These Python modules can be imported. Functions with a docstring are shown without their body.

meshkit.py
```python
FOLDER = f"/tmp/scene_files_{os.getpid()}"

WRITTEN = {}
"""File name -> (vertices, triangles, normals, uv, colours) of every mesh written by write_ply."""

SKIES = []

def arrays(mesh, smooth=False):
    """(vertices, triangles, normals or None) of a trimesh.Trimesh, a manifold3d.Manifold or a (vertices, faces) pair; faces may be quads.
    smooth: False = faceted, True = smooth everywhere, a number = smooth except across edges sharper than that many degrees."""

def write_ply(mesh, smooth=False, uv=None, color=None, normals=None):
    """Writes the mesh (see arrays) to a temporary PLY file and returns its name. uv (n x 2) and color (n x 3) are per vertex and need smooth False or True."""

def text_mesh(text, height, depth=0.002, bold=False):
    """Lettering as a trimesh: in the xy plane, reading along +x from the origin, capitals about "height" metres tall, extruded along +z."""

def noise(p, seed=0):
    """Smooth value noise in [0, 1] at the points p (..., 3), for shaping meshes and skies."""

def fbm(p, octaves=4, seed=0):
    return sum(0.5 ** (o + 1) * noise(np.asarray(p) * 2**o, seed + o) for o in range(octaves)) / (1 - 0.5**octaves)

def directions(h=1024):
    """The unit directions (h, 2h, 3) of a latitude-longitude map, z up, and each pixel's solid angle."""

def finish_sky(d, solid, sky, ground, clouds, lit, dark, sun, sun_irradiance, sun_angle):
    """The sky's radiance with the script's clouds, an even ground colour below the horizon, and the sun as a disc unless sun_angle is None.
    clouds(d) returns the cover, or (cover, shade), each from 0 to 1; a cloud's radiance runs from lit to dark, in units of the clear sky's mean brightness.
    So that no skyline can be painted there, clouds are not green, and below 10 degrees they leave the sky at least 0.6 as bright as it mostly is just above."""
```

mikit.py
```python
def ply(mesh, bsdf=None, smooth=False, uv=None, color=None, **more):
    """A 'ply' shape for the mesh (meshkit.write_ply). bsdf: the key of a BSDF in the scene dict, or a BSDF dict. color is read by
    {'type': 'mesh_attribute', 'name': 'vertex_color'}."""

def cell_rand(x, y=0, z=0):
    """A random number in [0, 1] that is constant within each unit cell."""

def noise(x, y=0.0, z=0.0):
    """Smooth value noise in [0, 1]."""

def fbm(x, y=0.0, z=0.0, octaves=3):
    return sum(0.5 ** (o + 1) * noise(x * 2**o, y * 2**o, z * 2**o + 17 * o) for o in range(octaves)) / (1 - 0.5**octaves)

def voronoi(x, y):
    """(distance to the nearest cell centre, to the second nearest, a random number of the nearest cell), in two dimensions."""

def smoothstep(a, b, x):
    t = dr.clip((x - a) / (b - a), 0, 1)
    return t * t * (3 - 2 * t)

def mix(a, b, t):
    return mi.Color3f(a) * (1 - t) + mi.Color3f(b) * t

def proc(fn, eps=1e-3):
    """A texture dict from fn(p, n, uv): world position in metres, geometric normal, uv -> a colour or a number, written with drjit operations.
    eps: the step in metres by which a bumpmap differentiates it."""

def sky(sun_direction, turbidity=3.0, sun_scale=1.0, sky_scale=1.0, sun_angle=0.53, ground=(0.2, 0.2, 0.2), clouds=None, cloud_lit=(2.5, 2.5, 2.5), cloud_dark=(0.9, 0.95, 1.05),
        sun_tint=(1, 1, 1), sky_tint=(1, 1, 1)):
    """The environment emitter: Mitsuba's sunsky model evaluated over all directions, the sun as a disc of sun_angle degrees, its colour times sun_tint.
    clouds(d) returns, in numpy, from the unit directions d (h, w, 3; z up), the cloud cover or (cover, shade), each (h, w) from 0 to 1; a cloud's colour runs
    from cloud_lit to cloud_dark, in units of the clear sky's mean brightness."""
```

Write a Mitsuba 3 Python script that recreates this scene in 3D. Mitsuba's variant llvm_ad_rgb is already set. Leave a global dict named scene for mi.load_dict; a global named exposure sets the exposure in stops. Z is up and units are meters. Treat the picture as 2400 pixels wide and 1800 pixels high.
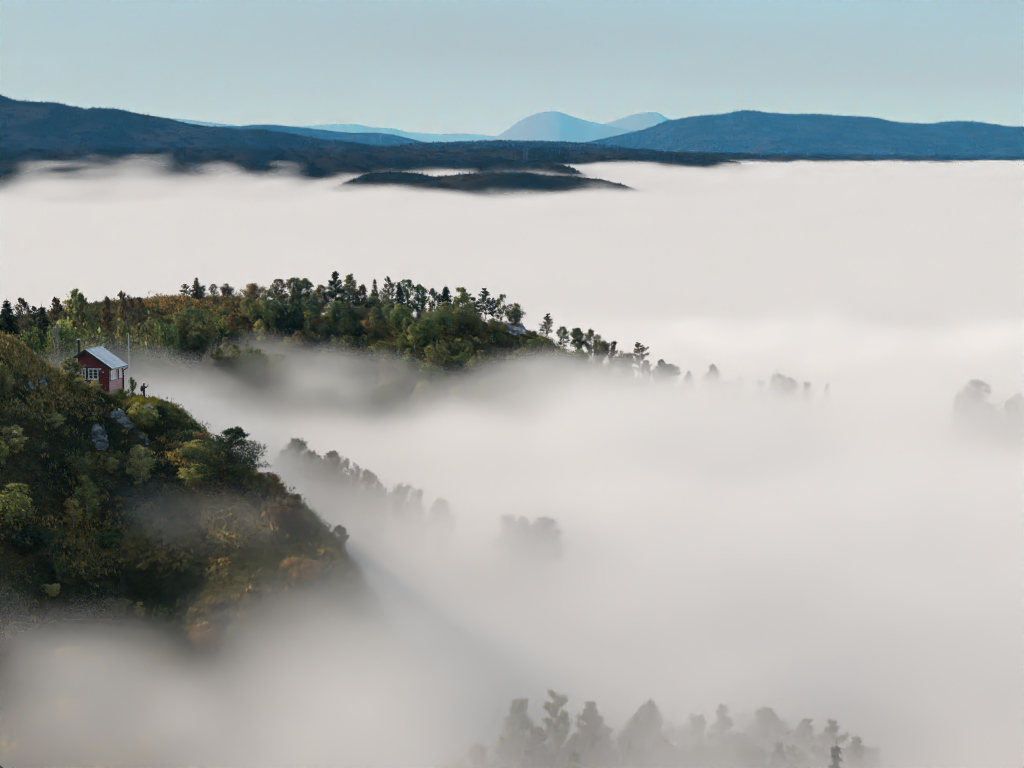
import math, random
import numpy as np, trimesh, mitsuba as mi, drjit as dr
import mikit, meshkit
from scipy.interpolate import RBFInterpolator, RegularGridInterpolator
from scipy import ndimage
import manifold3d as m3

T = mi.ScalarTransform4f
scene, labels = {}, {}

# ------------------------------------------------------------------ camera, sky, exposure
exposure = 1.75
PITCH = math.radians(7.33)
FOV = 30.0
SUN_AZ, SUN_EL = math.radians(-75), math.radians(35)
sun = [math.sin(SUN_AZ) * math.cos(SUN_EL), math.cos(SUN_AZ) * math.cos(SUN_EL), math.sin(SUN_EL)]
FOG_ALBEDO = [0.926, 0.926, 0.93]
HAZE_SIGMA = [0.35e-5, 2.9e-5, 6.8e-5]
scene['haze_medium'] = {'type': 'homogeneous', 'albedo': {'type': 'rgb', 'value': [0.95, 0.95, 0.95]},
                        'sigma_t': {'type': 'rgb', 'value': HAZE_SIGMA}, 'phase': {'type': 'isotropic'}}
scene['camera'] = {'type': 'perspective', 'fov': FOV, 'fov_axis': 'x', 'near_clip': 1.0, 'far_clip': 120000.0,
                   'to_world': T().look_at(origin=[0, 0, 0], target=[0, math.cos(PITCH), -math.sin(PITCH)], up=[0, 0, 1]),
                   'medium': {'type': 'ref', 'id': 'haze_medium'}}


def veil(d):
    """Thin high cloud: faint streaks, thicker towards the horizon."""
    az, el = np.arctan2(d[..., 0], d[..., 1]), np.arcsin(np.clip(d[..., 2], -1, 1))
    p = np.stack([az * 5 + el * 3, el * 95 + az * 1.5, 0 * az], -1)
    low = np.exp(-np.maximum(el, 0) / 0.045)
    return 0.55 + 0.42 * low + 0.5 * (meshkit.fbm(p, 4, 5) - 0.5), low


scene['sky'] = mikit.sky(sun, turbidity=3, sun_scale=1.0, sky_scale=1.4, clouds=veil, cloud_lit=(0.9, 1.05, 1.02), cloud_dark=(1.36, 1.34, 1.27), sun_tint=(0.96, 1.0, 1.19), sky_tint=(0.82, 1.0, 1.07))

# ------------------------------------------------------------------ helpers
FS = 1106 / math.tan(math.radians(FOV / 2))


def at(u, v, d):
    """The point at the forward distance d that the photograph (2212 wide) shows at u, v: used as a surveyor would, to fix where things stand."""
    x, y = (np.asarray(u, float) - 1106) / FS, -(np.asarray(v, float) - 829.5) / FS
    f = math.cos(PITCH) + y * math.sin(PITCH)
    return np.stack([x / f * d, np.asarray(d, float) + 0 * x, (-math.sin(PITCH) + y * math.cos(PITCH)) / f * d], -1)


def rng(seed):
    return np.random.default_rng(seed)


def field(shape, cells, seed, octaves=4, gain=0.5, lac=2.0):
    """Smooth noise on a grid, about -1..1; cells: how many noise cells along each axis."""
    r, out, amp, tot = rng(seed), 0, 1.0, 0
    cells = np.array(cells, float)
    for o in range(octaves):
        n = np.minimum(np.maximum(np.ceil(cells).astype(int), 1) + 3, np.array(shape) + 3)
        g = r.random(n).astype(np.float32) * 2 - 1
        coords = [np.linspace(1, 1 + min(c, s), s, dtype=np.float32) for c, s in zip(cells, shape)]
        a = g
        for ax, c in enumerate(coords):   # separable smooth interpolation
            i = np.clip(np.floor(c).astype(int), 0, a.shape[ax] - 2)
            t = c - i
            t = (t * t * (3 - 2 * t)).astype(np.float32)
            sh = [1] * a.ndim
            sh[ax] = -1
            a = np.take(a, i, ax) * (1 - t.reshape(sh)) + np.take(a, i + 1, ax) * t.reshape(sh)
        out = out + a * amp
        tot += amp
        amp *= gain
        cells = cells * lac
    return out / tot * 1.6


def sstep(a, b, x):
    t = np.clip((x - a) / (b - a), 0, 1)
    return t * t * (3 - 2 * t)


def tag(key, label=None, category=None, group=None, kind=None):
    labels[key] = {k: v for k, v in (('label', label), ('category', category), ('group', group), ('kind', kind)) if v}


# ------------------------------------------------------------------ near terrain: the cabin's hill, the bowl, the wooded ridge
CTRL = []
for row in [
    # cabin hill: crest
    (0, 752, 178), (60, 772, 180), (110, 796, 184), (160, 828, 188), (236, 850, 191.5), (281, 872, 191), (311, 866, 190), (335, 872, 189.5),
    (362, 900, 187.5), (400, 940, 186), (440, 965, 184), (480, 995, 180), (545, 1055, 174), (600, 1098, 170), (650, 1148, 165), (690, 1250, 160),
    (0, 775, 187), (60, 800, 191), (110, 830, 195), (-90, 745, 178), (-90, 770, 188),
    # near face
    (0, 850, 172), (0, 1000, 165), (0, 1150, 160), (0, 1290, 156), (0, 1500, 150), (0, 1659, 142),
    (150, 900, 181), (150, 1000, 174), (150, 1150, 167), (150, 1300, 160), (150, 1500, 152), (150, 1659, 144),
    (300, 950, 184), (300, 1050, 176), (300, 1200, 168), (300, 1400, 158), (300, 1600, 149),
    (450, 1050, 175), (450, 1200, 166), (450, 1400, 155), (450, 1600, 147),
    (600, 1200, 164), (600, 1400, 156), (600, 1600, 150),
    # wooded ridge: crest
    (200, 715, 318), (300, 678, 340), (430, 650, 365), (540, 655, 375), (640, 682, 380), (740, 692, 385), (860, 694, 385), (940, 698, 385), (1000, 701, 388),
    (1090, 698, 395), (1150, 718, 395), (1200, 748, 395), (1300, 802, 395), (1390, 830, 392), (1480, 855, 388), (1600, 890, 385), (1830, 950, 375), (2000, 1010, 365),
    # its near face
    (300, 745, 315), (500, 760, 345), (700, 780, 352), (900, 795, 355), (1100, 805, 365), (1300, 860, 368), (1500, 930, 362), (1700, 985, 352),
    # knoll on the right
    (2130, 985, 335), (2212, 965, 335),
    # low spur behind the pine
    (640, 1110, 228), (730, 1150, 224), (800, 1185, 220), (900, 1200, 216), (1000, 1210, 212), (1130, 1215, 208),
    # the low saddle on the left, out of sight behind the crest
    (0, 722, 250), (-90, 735, 250), (0, 735, 330), (100, 728, 330), (-100, 730, 330), (-200, 730, 330), (60, 760, 400), (-100, 760, 400),
]:
    CTRL.append(at(*row))
CTRL = [tuple(c) for c in CTRL]
CTRL += [(-70, 178, -19), (-70, 160, -27), (-75, 140, -38), (-110, 178, -21), (-110, 150, -30), (-150, 185, -20), (-150, 140, -34), (-62, 200, -25), (-100, 215, -24), (-150, 230, -24),
         # cabin terrace and the slope behind it
         (-41, 195, -26.6), (-38.5, 197, -27.5), (-40, 203, -33), (-47, 206, -30), (-45, 232, -44), (-50, 262, -45), (-35, 245, -48), (-52, 222, -36), (-58, 290, -40), (-40, 290, -48), (-34, 196, -29), (-28, 190, -34), (-22, 185, -37), (-30, 215, -42), (-18, 200, -46),
         # saddle and bowl
         (-60, 240, -27), (-30, 260, -50), (-10, 290, -56), (0, 240, -60), (20, 260, -64), (20, 200, -64), (60, 300, -62), (100, 320, -64),
         (-20, 330, -48), (20, 340, -52), (60, 345, -56), (-8, 172, -50), (-8, 162, -52), (-8, 152, -55), (-12, 142, -56), (-18, 132, -56), (-4, 186, -54), (-12, 195, -52), (0, 160, -58), (-14, 152, -48), (20, 205, -58), (-30, 90, -42), (-30, 110, -53), (-50, 100, -45), (-70, 110, -44), (-45, 118, -53), (0, 90, -46), (40, 180, -64), (80, 240, -66), (130, 280, -62), (170, 240, -68),
         # behind the ridge
         (-70, 400, -44), (-40, 420, -50), (0, 430, -56), (40, 440, -64), (100, 430, -72), (-120, 420, -50), (-180, 400, -50), (-150, 480, -60), (-50, 500, -78), (50, 520, -85), (150, 480, -85),
         (-180, 600, -95), (0, 600, -100), (180, 600, -100),
         # foreground valley and the slope below the camera
         (-20, 150, -62), (-2, 142, -62), (15, 152, -57), (40, 158, -57), (65, 164, -61), (30, 137, -66), (-30, 125, -58), (-60, 120, -50), (-20, 108, -66), (20, 112, -74), (50, 108, -74), (0, 122, -70), (35, 122, -68), (100, 120, -76), (150, 160, -78), (30, 180, -68), (60, 190, -72), (25, 225, -72),
         (0, 60, -32), (-40, 60, -31), (40, 60, -34), (-6, 25, -12.5), (0, 25, -13), (0, 8, -4), (0, 0, -1.9), (-60, 30, -12), (60, 30, -16), (0, -30, 0), (-80, -30, 4), (80, -30, -2), (150, 40, -40), (-130, 80, -28), (-180, 40, -4), (-180, 0, 6),
         (200, 380, -72), (200, 600, -100), (200, 0, -24), (200, 120, -66),
         (-420, 150, 10), (-420, 0, 15), (-420, -100, 15), (-420, 400, -60), (-300, 300, -20), (420, 0, -70), (420, 200, -95), (420, 450, -110), (-420, 640, -120), (420, 640, -125), (0, 640, -112), (0, -100, 6), (300, -100, -30)]
CTRL = np.array(CTRL)
RBF = RBFInterpolator(CTRL[:, :2], CTRL[:, 2], kernel='thin_plate_spline', smoothing=2.0, neighbors=None)


def spaced(parts):
    out = [np.arange(a, b, s) for a, b, s in parts]
    return np.concatenate(out + [[parts[-1][1]]])


TX = spaced([(-420, -180, 8.0), (-180, -62, 3.0), (-62, 14, 0.5), (14, 180, 2.0), (180, 420, 8.0)])
TY = spaced([(-100, 128, 4.0), (128, 216, 0.5), (216, 310, 2.0), (310, 410, 1.2), (410, 640, 5.0)])
gx, gy = np.meshgrid(TX, TY, indexing='ij')
cx, cy = np.linspace(-420, 420, 211), np.linspace(-100, 640, 247)
coarse = RBF(np.stack(np.meshgrid(cx, cy, indexing='ij'), -1).reshape(-1, 2)).reshape(211, 247)
TZ = ndimage.map_coordinates(coarse, [(gx + 420) / 840 * 210, (gy + 100) / 740 * 246], order=3, mode='nearest')
P3 = np.stack([gx, gy, 0 * gx], -1)
rough = (meshkit.fbm(P3 / 7.0, 4, 3) - 0.5) * 1.7 + (meshkit.fbm(P3 / 1.6, 3, 9) - 0.5) * 0.7
terrace = np.exp(-(((gx + 40) / 5) ** 2 + ((gy - 194) / 5) ** 2))
ledge = np.exp(-(((gx + 36.2) / 1.6) ** 2 + ((gy - 190) / 1.6) ** 2))
TZ = TZ + rough * (1 - 0.8 * np.maximum(terrace, ledge)) * sstep(10, 60, gy)
ground_z = RegularGridInterpolator((TX, TY), TZ, bounds_error=False, fill_value=None)


def gz(x, y):
    return ground_z(np.stack(np.broadcast_arrays(x, y), -1))


def grid_mesh(X, Y, Z):
    n, m = Z.shape
    v = np.stack([*np.meshgrid(X, Y, indexing='ij'), Z], -1).reshape(-1, 3)
    i, j = np.meshgrid(np.arange(n - 1), np.arange(m - 1), indexing='ij')
    a = (i * m + j).ravel()
    return v, np.concatenate([np.stack([a, a + m, a + m + 1], 1), np.stack([a, a + m + 1, a + 1], 1)])


def soil(p, n, uv):
    a = mikit.fbm(p.x * 0.35, p.y * 0.35, p.z * 0.35, 4)
    b = mikit.fbm(p.x * 1.7 + 5, p.y * 1.7, p.z * 1.7, 3)
    c = mikit.mix([0.036, 0.042, 0.019], [0.075, 0.066, 0.029], mikit.smoothstep(0.35, 0.65, a))
    return mikit.mix(c, [0.05, 0.038, 0.02], mikit.smoothstep(0.5, 0.75, b))


scene['mat_soil'] = {'type': 'twosided', 'b': {'type': 'diffuse', 'reflectance': mikit.proc(soil)}}
scene['hillside'] = mikit.ply(grid_mesh(TX, TY, TZ), 'mat_soil', smooth=True)
tag('hillside', 'steep heath covered hillside with a wooded ridge behind it', kind='structure')


# ------------------------------------------------------------------ fog
def fog_box(name, sig, lo, hi, label, step=3, wide=5, levels=(0.03, 0.06, 0.1), albedo=(0.972, 0.971, 0.974)):
    """sig: density on a grid [x, y, z] over the box lo..hi; the box is a fog volume inside the haze."""
    grid = mi.VolumeGrid(np.ascontiguousarray(sig.transpose(2, 1, 0)[..., None].astype(np.float32)))
    lo, hi = np.array(lo, float), np.array(hi, float)
    n = np.array(sig.shape)
    scene[name + '_medium'] = {'type': 'heterogeneous', 'albedo': {'type': 'rgb', 'value': list(albedo)},
                               'sigma_t': {'type': 'gridvolume', 'grid': grid, 'filter_type': 'trilinear', 'wrap_mode': 'clamp', 'to_world': T().translate(lo.tolist()).scale((hi - lo).tolist())},
                               'phase': {'type': 'isotropic'}}
    # its skin: a closed sheet just above the topmost fog of every column, so that the clear air above is haze;
    # within it, added null sheets of the same fog serve only the denoiser
    k = np.where((sig > 1e-6).any(2), n[2] - 1 - np.argmax((sig > 1e-6)[:, :, ::-1], 2) + 1.2, 1.0)
    ztop = lo[2] + np.minimum(k, n[2] - 1) / (n[2] - 1) * (hi[2] - lo[2])
    r = step * wide
    ztop = ndimage.gaussian_filter(ndimage.maximum_filter(ztop, 2 * r + 1), r / 3, truncate=3.0)   # never below the fog, as each value averaged has seen this column
    ztop = np.minimum(ndimage.maximum_filter(ztop, 2 * step + 1), hi[2])
    ix = [np.unique(np.append(np.arange(0, m, step), m - 1)) for m in n[:2]]
    depth = np.cumsum(sig[:, :, ::-1], 2) * (hi[2] - lo[2]) / (n[2] - 1)
    sheets = [ztop]
    ax, ay = np.linspace(lo[0], hi[0], n[0])[:, None, None], np.linspace(lo[1], hi[1], n[1])[None, :, None]
    slant = 38 / ay * (0.4 + 0.6 * sstep(200, 260, ay) + 1.4 * sstep(190, 165, ay) * sstep(-14, -4, ax)) + 0.004
    for level in levels:
        level = level * slant
        kk = np.where(depth[:, :, -1] > level[..., 0], n[2] - 1 - np.argmax(depth > level, 2), 1.0)
        zz = ndimage.gaussian_filter(lo[2] + kk / (n[2] - 1) * (hi[2] - lo[2]), step * 0.7)
        sheets.append(np.maximum(np.minimum(zz, sheets[-1] - 0.5), lo[2] + 2 + 0.3 * (len(levels) - len(sheets))))
    for q, zz in enumerate(sheets):
        inn = 0.4 * q
        xs, ys = [l + inn + (h - l - 2 * inn) * i / (m - 1) for l, h, i, m in zip(lo, hi, ix, n)]
        v, f = grid_mesh(xs, ys, zz[np.ix_(*ix)])
        a, b = len(xs), len(ys)
        rim = np.concatenate([np.arange(a) * b, (a - 1) * b + np.arange(1, b), np.arange(a - 2, -1, -1) * b + b - 1, np.arange(b - 2, 0, -1)])
        low = v[rim] * [1, 1, 0] + [0, 0, lo[2] + inn]
        m = len(rim)
        e, e1, w, w1 = rim, np.roll(rim, -1), len(v) + np.arange(m), len(v) + np.roll(np.arange(m), -1)
        c = len(v) + m
        v = np.vstack([v, low, [[(lo[0] + hi[0]) / 2, (lo[1] + hi[1]) / 2, lo[2] + inn]]])
        f = np.vstack([f, np.stack([e, w, w1], 1), np.stack([e, w1, e1], 1), np.stack([w, np.full(m, c), w1], 1)])
        key = name if q == 0 else name + '__denoise_sheet' + ('_%03d' % (q - 1) if q > 1 else '')
        scene[key] = mikit.ply((v, f), {'type': 'null'}, interior={'type': 'ref', 'id': name + '_medium'}, exterior={'type': 'ref', 'id': name + '_medium' if q else 'haze_medium'})
        if q:
            tag(key, kind='stuff')
    tag(name, label, 'fog', kind='stuff')


lo, hi, st = np.array([-185, 62, -84.0]), np.array([185, 618, -16.0]), np.array([1.6, 1.6, 1.2])
n = np.ceil((hi - lo) / st).astype(int)
X, Y, Z = [(np.linspace(a, b, k, dtype=np.float32)) for a, b, k in zip(lo, hi, n)]
BOWL = [(-41, 213, -26), (-38, 232, -27), (-45, 250, -30.5), (-30, 222, -31.5), (-48, 285, -33), (-25, 270, -36), (-20, 310, -36.5), (-50, 310, -36.5), (0, 320, -37.5), (-35, 316, -37), (22, 322, -43.5), (14, 345, -45), (-72, 270, -45), (-62, 245, -42), (-72, 320, -46)]
FT = np.array(BOWL + [tuple(at(*r)) for r in [(0, 1300, 158), (200, 1190, 165), (400, 1020, 178), (560, 1050, 174), (640, 1055, 226), (560, 1060, 200), (700, 1085, 205), (800, 1095, 195), (700, 1065, 226), (800, 1048, 222), (880, 955, 215), (1000, 925, 215), (1150, 880, 208), (1100, 910, 195), (1300, 960, 205), (880, 990, 195), (1100, 990, 190), (320, 1150, 160), (450, 1085, 157), (560, 1055, 152), (650, 1070, 150), (750, 1110, 150), (480, 1040, 168), (150, 1310, 158), (60, 1300, 158), (0, 1450, 150), (900, 1140, 150), (900, 1100, 165), (500, 775, 350), (700, 790, 352), (900, 800, 355), (1100, 820, 368), (1250, 855, 376),
                                       (1390, 885, 378), (1440, 885, 390), (1540, 862, 388), (1690, 842, 382), (1830, 845, 374), (2000, 800, 355), (1480, 890, 402), (1700, 850, 400), (1600, 845, 340), (430, 820, 260), (560, 840, 270), (560, 900, 230), (420, 920, 215), (2130, 760, 330), (2212, 755, 330), (2000, 770, 330)]]
              + [(0, 260, -38), (60, 300, -40), (30, 240, -37), (30, 205, -35), (60, 220, -38), (-5, 140, -35), (-2, 150, -41), (8, 150, -42.3), (20, 152, -42.3), (40, 158, -41.5), (65, 165, -39.5), (20, 130, -42), (45, 130, -41.5), (0, 130, -40), (5, 110, -42), (100, 200, -48), (150, 300, -48), (-60, 150, -43), (-60, 125, -41), (-44, 150, -42.5), (-44, 134, -40), (-42, 115, -37), (-28, 130, -37), (-20, 115, -36), (-15, 130, -36), (-12, 165, -33.5), (-15, 180, -35), (0, 180, -33), (10, 192, -33), (0, 160, -36), (20, 175, -36), (-10, 150, -33.5), (-22, 145, -35.5), (0, 450, -49), (-100, 450, -49), (100, 450, -50), (0, 600, -58), (-180, 600, -58), (180, 600, -58), (180, 100, -52), (-180, 100, -45), (-100, 300, -45)])
ft = RBFInterpolator(FT[:, :2], FT[:, 2], kernel='thin_plate_spline', smoothing=5.0)
fog_top = lambda p: ft(p)
c1, c2 = np.linspace(lo[0], hi[0], 60), np.linspace(lo[1], hi[1], 90)
top = ndimage.zoom(ft(np.stack(np.meshgrid(c1, c2, indexing='ij'), -1).reshape(-1, 2)).reshape(60, 90), (n[0] / 60, n[1] / 90), order=1)[:n[0], :n[1]].astype(np.float32)
big = field(tuple(n[:2]), ((hi - lo)[:2] / 45), 1, 4)
wisp = field(tuple(n), (hi - lo) / [22, 22, 12], 2, 4)
h = (top + 3.0 * big)[..., None] - Z
front = (sstep(-12, 2, X)[:, None] * sstep(195, 170, Y)[None, :])[..., None]      # in the valley in front the fog is thin above and thick below
sig = 0.08 * sstep(0, 11 + 4 * front, h + (8 - 3 * front) * wisp) * (1 + 1.6 * front * sstep(8, 15, h)) * (1 + 0.9 * sstep(7, 18, h)) * np.clip(0.75 + 0.5 * wisp, 0.2, 1)
veil_top = (1.5 + (4.5 * sstep(-14, 20, X) + 6 * sstep(40, 80, X))[:, None] * sstep(320, 270, Y)[None, :] * (0.45 + 0.55 * sstep(170, 200, Y)[None, :]))[..., None]      # a thin mist over the thick fog, deeper on the right
sig = np.maximum(sig, 0.013 * sstep(0, 1, (h + veil_top + 5 * wisp) / veil_top) * np.clip(0.8 + 0.7 * wisp, 0.1, 2))
sig = np.minimum(sig, 0.22)
# along the cabin's hill the torn fog is streaked by density to imitate slanting sun shafts
i, j, k = [np.nonzero((A > a) & (A < b))[0] for A, a, b in ((X, -75, 4), (Y, 112, 192), (Z, -62, -18))]
q = np.stack(np.meshgrid(X[i], Y[j], Z[k], indexing='ij'), -1)
shaft_shred = meshkit.fbm(np.stack([(q[..., 0] + q[..., 2]) / 8.0, q[..., 1] / 17, (q[..., 0] - q[..., 2]) / 36], -1), 3, 19) - 0.5
near_hill = np.exp(-((q[..., 0] + 36) / 27) ** 4 - ((q[..., 1] - 152) / 28) ** 4)
sub = np.ix_(i, j, k)
sig[sub] = sig[sub] * (1 - near_hill) + near_hill * sig[sub] * np.clip(0.20 + 2.4 * shaft_shred, 0.01, 1.2)
sig[sub] = np.maximum(sig[sub], 0.03 * near_hill * sstep(0.03, 0.2, shaft_shred) * sstep(-5.5, 0, h[sub]) * sstep(-29.5, -34, q[..., 2]))
edge = np.minimum(1, (hi[2] - Z) / 4)
fog_box('fog_bank', sig * edge, lo, hi, 'wispy white fog filling the bowl between the hills')


lo, hi, st = np.array([-1900, 620.0, -126]), np.array([1900, 7000, 26.0]), np.array([13, 26, 3.2])
n = np.ceil((hi - lo) / st).astype(int)
X, Y, Z = [(np.linspace(a, b, k, dtype=np.float32)) for a, b, k in zip(lo, hi, n)]
gx, gy = np.meshgrid(X, Y, indexing='ij')
gu = gx / gy * FS + 1106            # how far round to the right, in pixels of the photograph
top = -58 - 10 * sstep(620, 1500, gy) + 0 * gx
top = top + 22 * sstep(2250, 2700, gy) * sstep(3600, 3300, gy) * sstep(760, 560, gu) * (0.35 + 0.65 * np.exp(-((gu - 330) / 170) ** 2) + 0.4 * np.exp(-((gu - 610) / 60) ** 2))
top = top - 3.5 * np.exp(-((gy - 2850) / 260) ** 2) * sstep(700, 820, gu) * sstep(1420, 1300, gu)
top = top + 19 * np.exp(-((gy - 4700) / 500) ** 2 - ((gx - 200) / 250) ** 2)
top = top + 15 * sstep(2920, 3030, gy) * sstep(3900, 3600, gy) * sstep(620, 700, gu) * sstep(1340, 1260, gu)
big = field(tuple(n[:2]), ((hi - lo)[:2] / 320), 11, 5)
wisp = field(tuple(n), (hi - lo) / [75, 130, 22], 12, 4)
calm = 0.2 + 0.8 * sstep(1500, 2600, gy)
top = top - 13 * sstep(5000, 6200, gy)
creep = sstep(2250, 2600, gy) * sstep(3700, 3400, gy) * sstep(720, 560, gu)      # where the fog climbs the long hill in thin shreds
h = (top + (4.5 + 9 * creep) * big * calm)[..., None] - Z
soft = (20 + 46 * creep)[..., None]
sig = 0.03 * np.clip((h + (13 + 26 * creep)[..., None] * wisp * calm[..., None]) / soft, 0, 1) ** 1.5
fog_box('fog_sea', sig * np.minimum(1, (hi[2] - Z) / 4), lo, hi, 'sea of white fog stretching to the far mountains', wide=18, levels=(0.1, 0.2, 0.4), albedo=FOG_ALBEDO)
scene['far_fog_medium'] = {'type': 'homogeneous', 'albedo': {'type': 'rgb', 'value': FOG_ALBEDO}, 'sigma_t': 0.02, 'phase': {'type': 'isotropic'}}
scene['distant_fog'] = {'type': 'cube', 'to_world': T().translate([0, 26000, -105]).scale([14000, 18999, 23]), 'bsdf': {'type': 'null'},
                        'interior': {'type': 'ref', 'id': 'far_fog_medium'}, 'exterior': {'type': 'ref', 'id': 'haze_medium'}}
tag('distant_fog', 'low fog in front of the farthest mountains', 'fog', kind='stuff')


# ------------------------------------------------------------------ far hills and mountains, the valley floor
def heath(p, n, uv):
    a = mikit.fbm(p.x / 90, p.y / 90, p.z / 40, 4)
    b = mikit.fbm(p.x / 14, p.y / 14, p.z / 10, 3)
    c = mikit.mix([0.012, 0.019, 0.013], [0.036, 0.033, 0.019], mikit.smoothstep(0.42, 0.62, a))
    return mikit.mix(c, [0.008, 0.012, 0.008], mikit.smoothstep(0.45, 0.7, b))


scene['mat_heath'] = {'type': 'twosided', 'b': {'type': 'diffuse', 'reflectance': mikit.proc(heath)}}


scene['mat_fell'] = {'type': 'twosided', 'b': {'type': 'diffuse', 'reflectance': {'type': 'rgb', 'value': [0.17, 0.125, 0.10]}}}


def hill(key, label, crest, front, back, foot=-135, seed=1, amp=0.05, cell=0.25, steps=(40, 20), fine=160):
    """A hill under a crest line (u, v, d): its near side falls over 'front' metres, its far side over 'back'."""
    c = at(*np.array(crest, float).T)
    s = np.linspace(0, len(c) - 1, max(fine, 4 * len(c)))
    k = np.arange(len(c))
    c = np.stack([np.interp(s, k, c[:, i]) for i in range(3)], 1)
    c[:, 2] = ndimage.gaussian_filter1d(c[:, 2], 2.5 if 'far_' in key else 1.5, mode='nearest')
    t = np.concatenate([-np.linspace(1, 0, steps[0], endpoint=False), np.linspace(0, 1, steps[1])])
    end = np.minimum(1, np.minimum(np.arange(len(s)), np.arange(len(s))[::-1]) / 6.0)[:, None]
    height = (c[:, 2] - foot)[:, None]
    w = np.where(t < 0, front, back)[None, :] * (0.4 + 0.6 * np.clip(height / height.max(), 0, 1))
    y = c[:, 1:2] + t[None, :] * w
    x = c[:, :1] * (y / c[:, 1:2]) ** 0.35
    prof = np.where(t < 0, 0.5 + 0.5 * np.cos(np.pi * np.abs(t) ** 1.15), 0.5 + 0.5 * np.cos(np.pi * np.abs(t)))[None, :]
    p = np.stack([x, y, 0 * x], -1) / (height.max() * cell * 8)
    nz = (meshkit.fbm(p, 6, seed) - 0.5) * height.max() * amp * 8 * np.minimum(1, np.abs(t) * 3)[None, :] * (1 - 0.6 * np.abs(t))[None, :]
    sky = (meshkit.fbm(np.stack([x, 0 * x, 0 * x], -1) / (height.max() * cell), 4, seed + 7) - 0.5) * height.max() * amp * 0.5
    z = foot + height * prof * (0.15 + 0.85 * end) + nz + sky * prof
    n_, m_ = z.shape
    v = np.stack([x, y, z], -1).reshape(-1, 3)
    i, j = np.meshgrid(np.arange(n_ - 1), np.arange(m_ - 1), indexing='ij')
    a = (i * m_ + j).ravel()
    f = np.concatenate([np.stack([a, a + m_, a + m_ + 1], 1), np.stack([a, a + m_ + 1, a + 1], 1)])
    scene[key] = mikit.ply((v, f), 'mat_fell' if 'far_' in key else 'mat_heath', smooth=True)
    tag(key, label, kind='structure')
    return v.reshape(n_, m_, 3)


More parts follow.
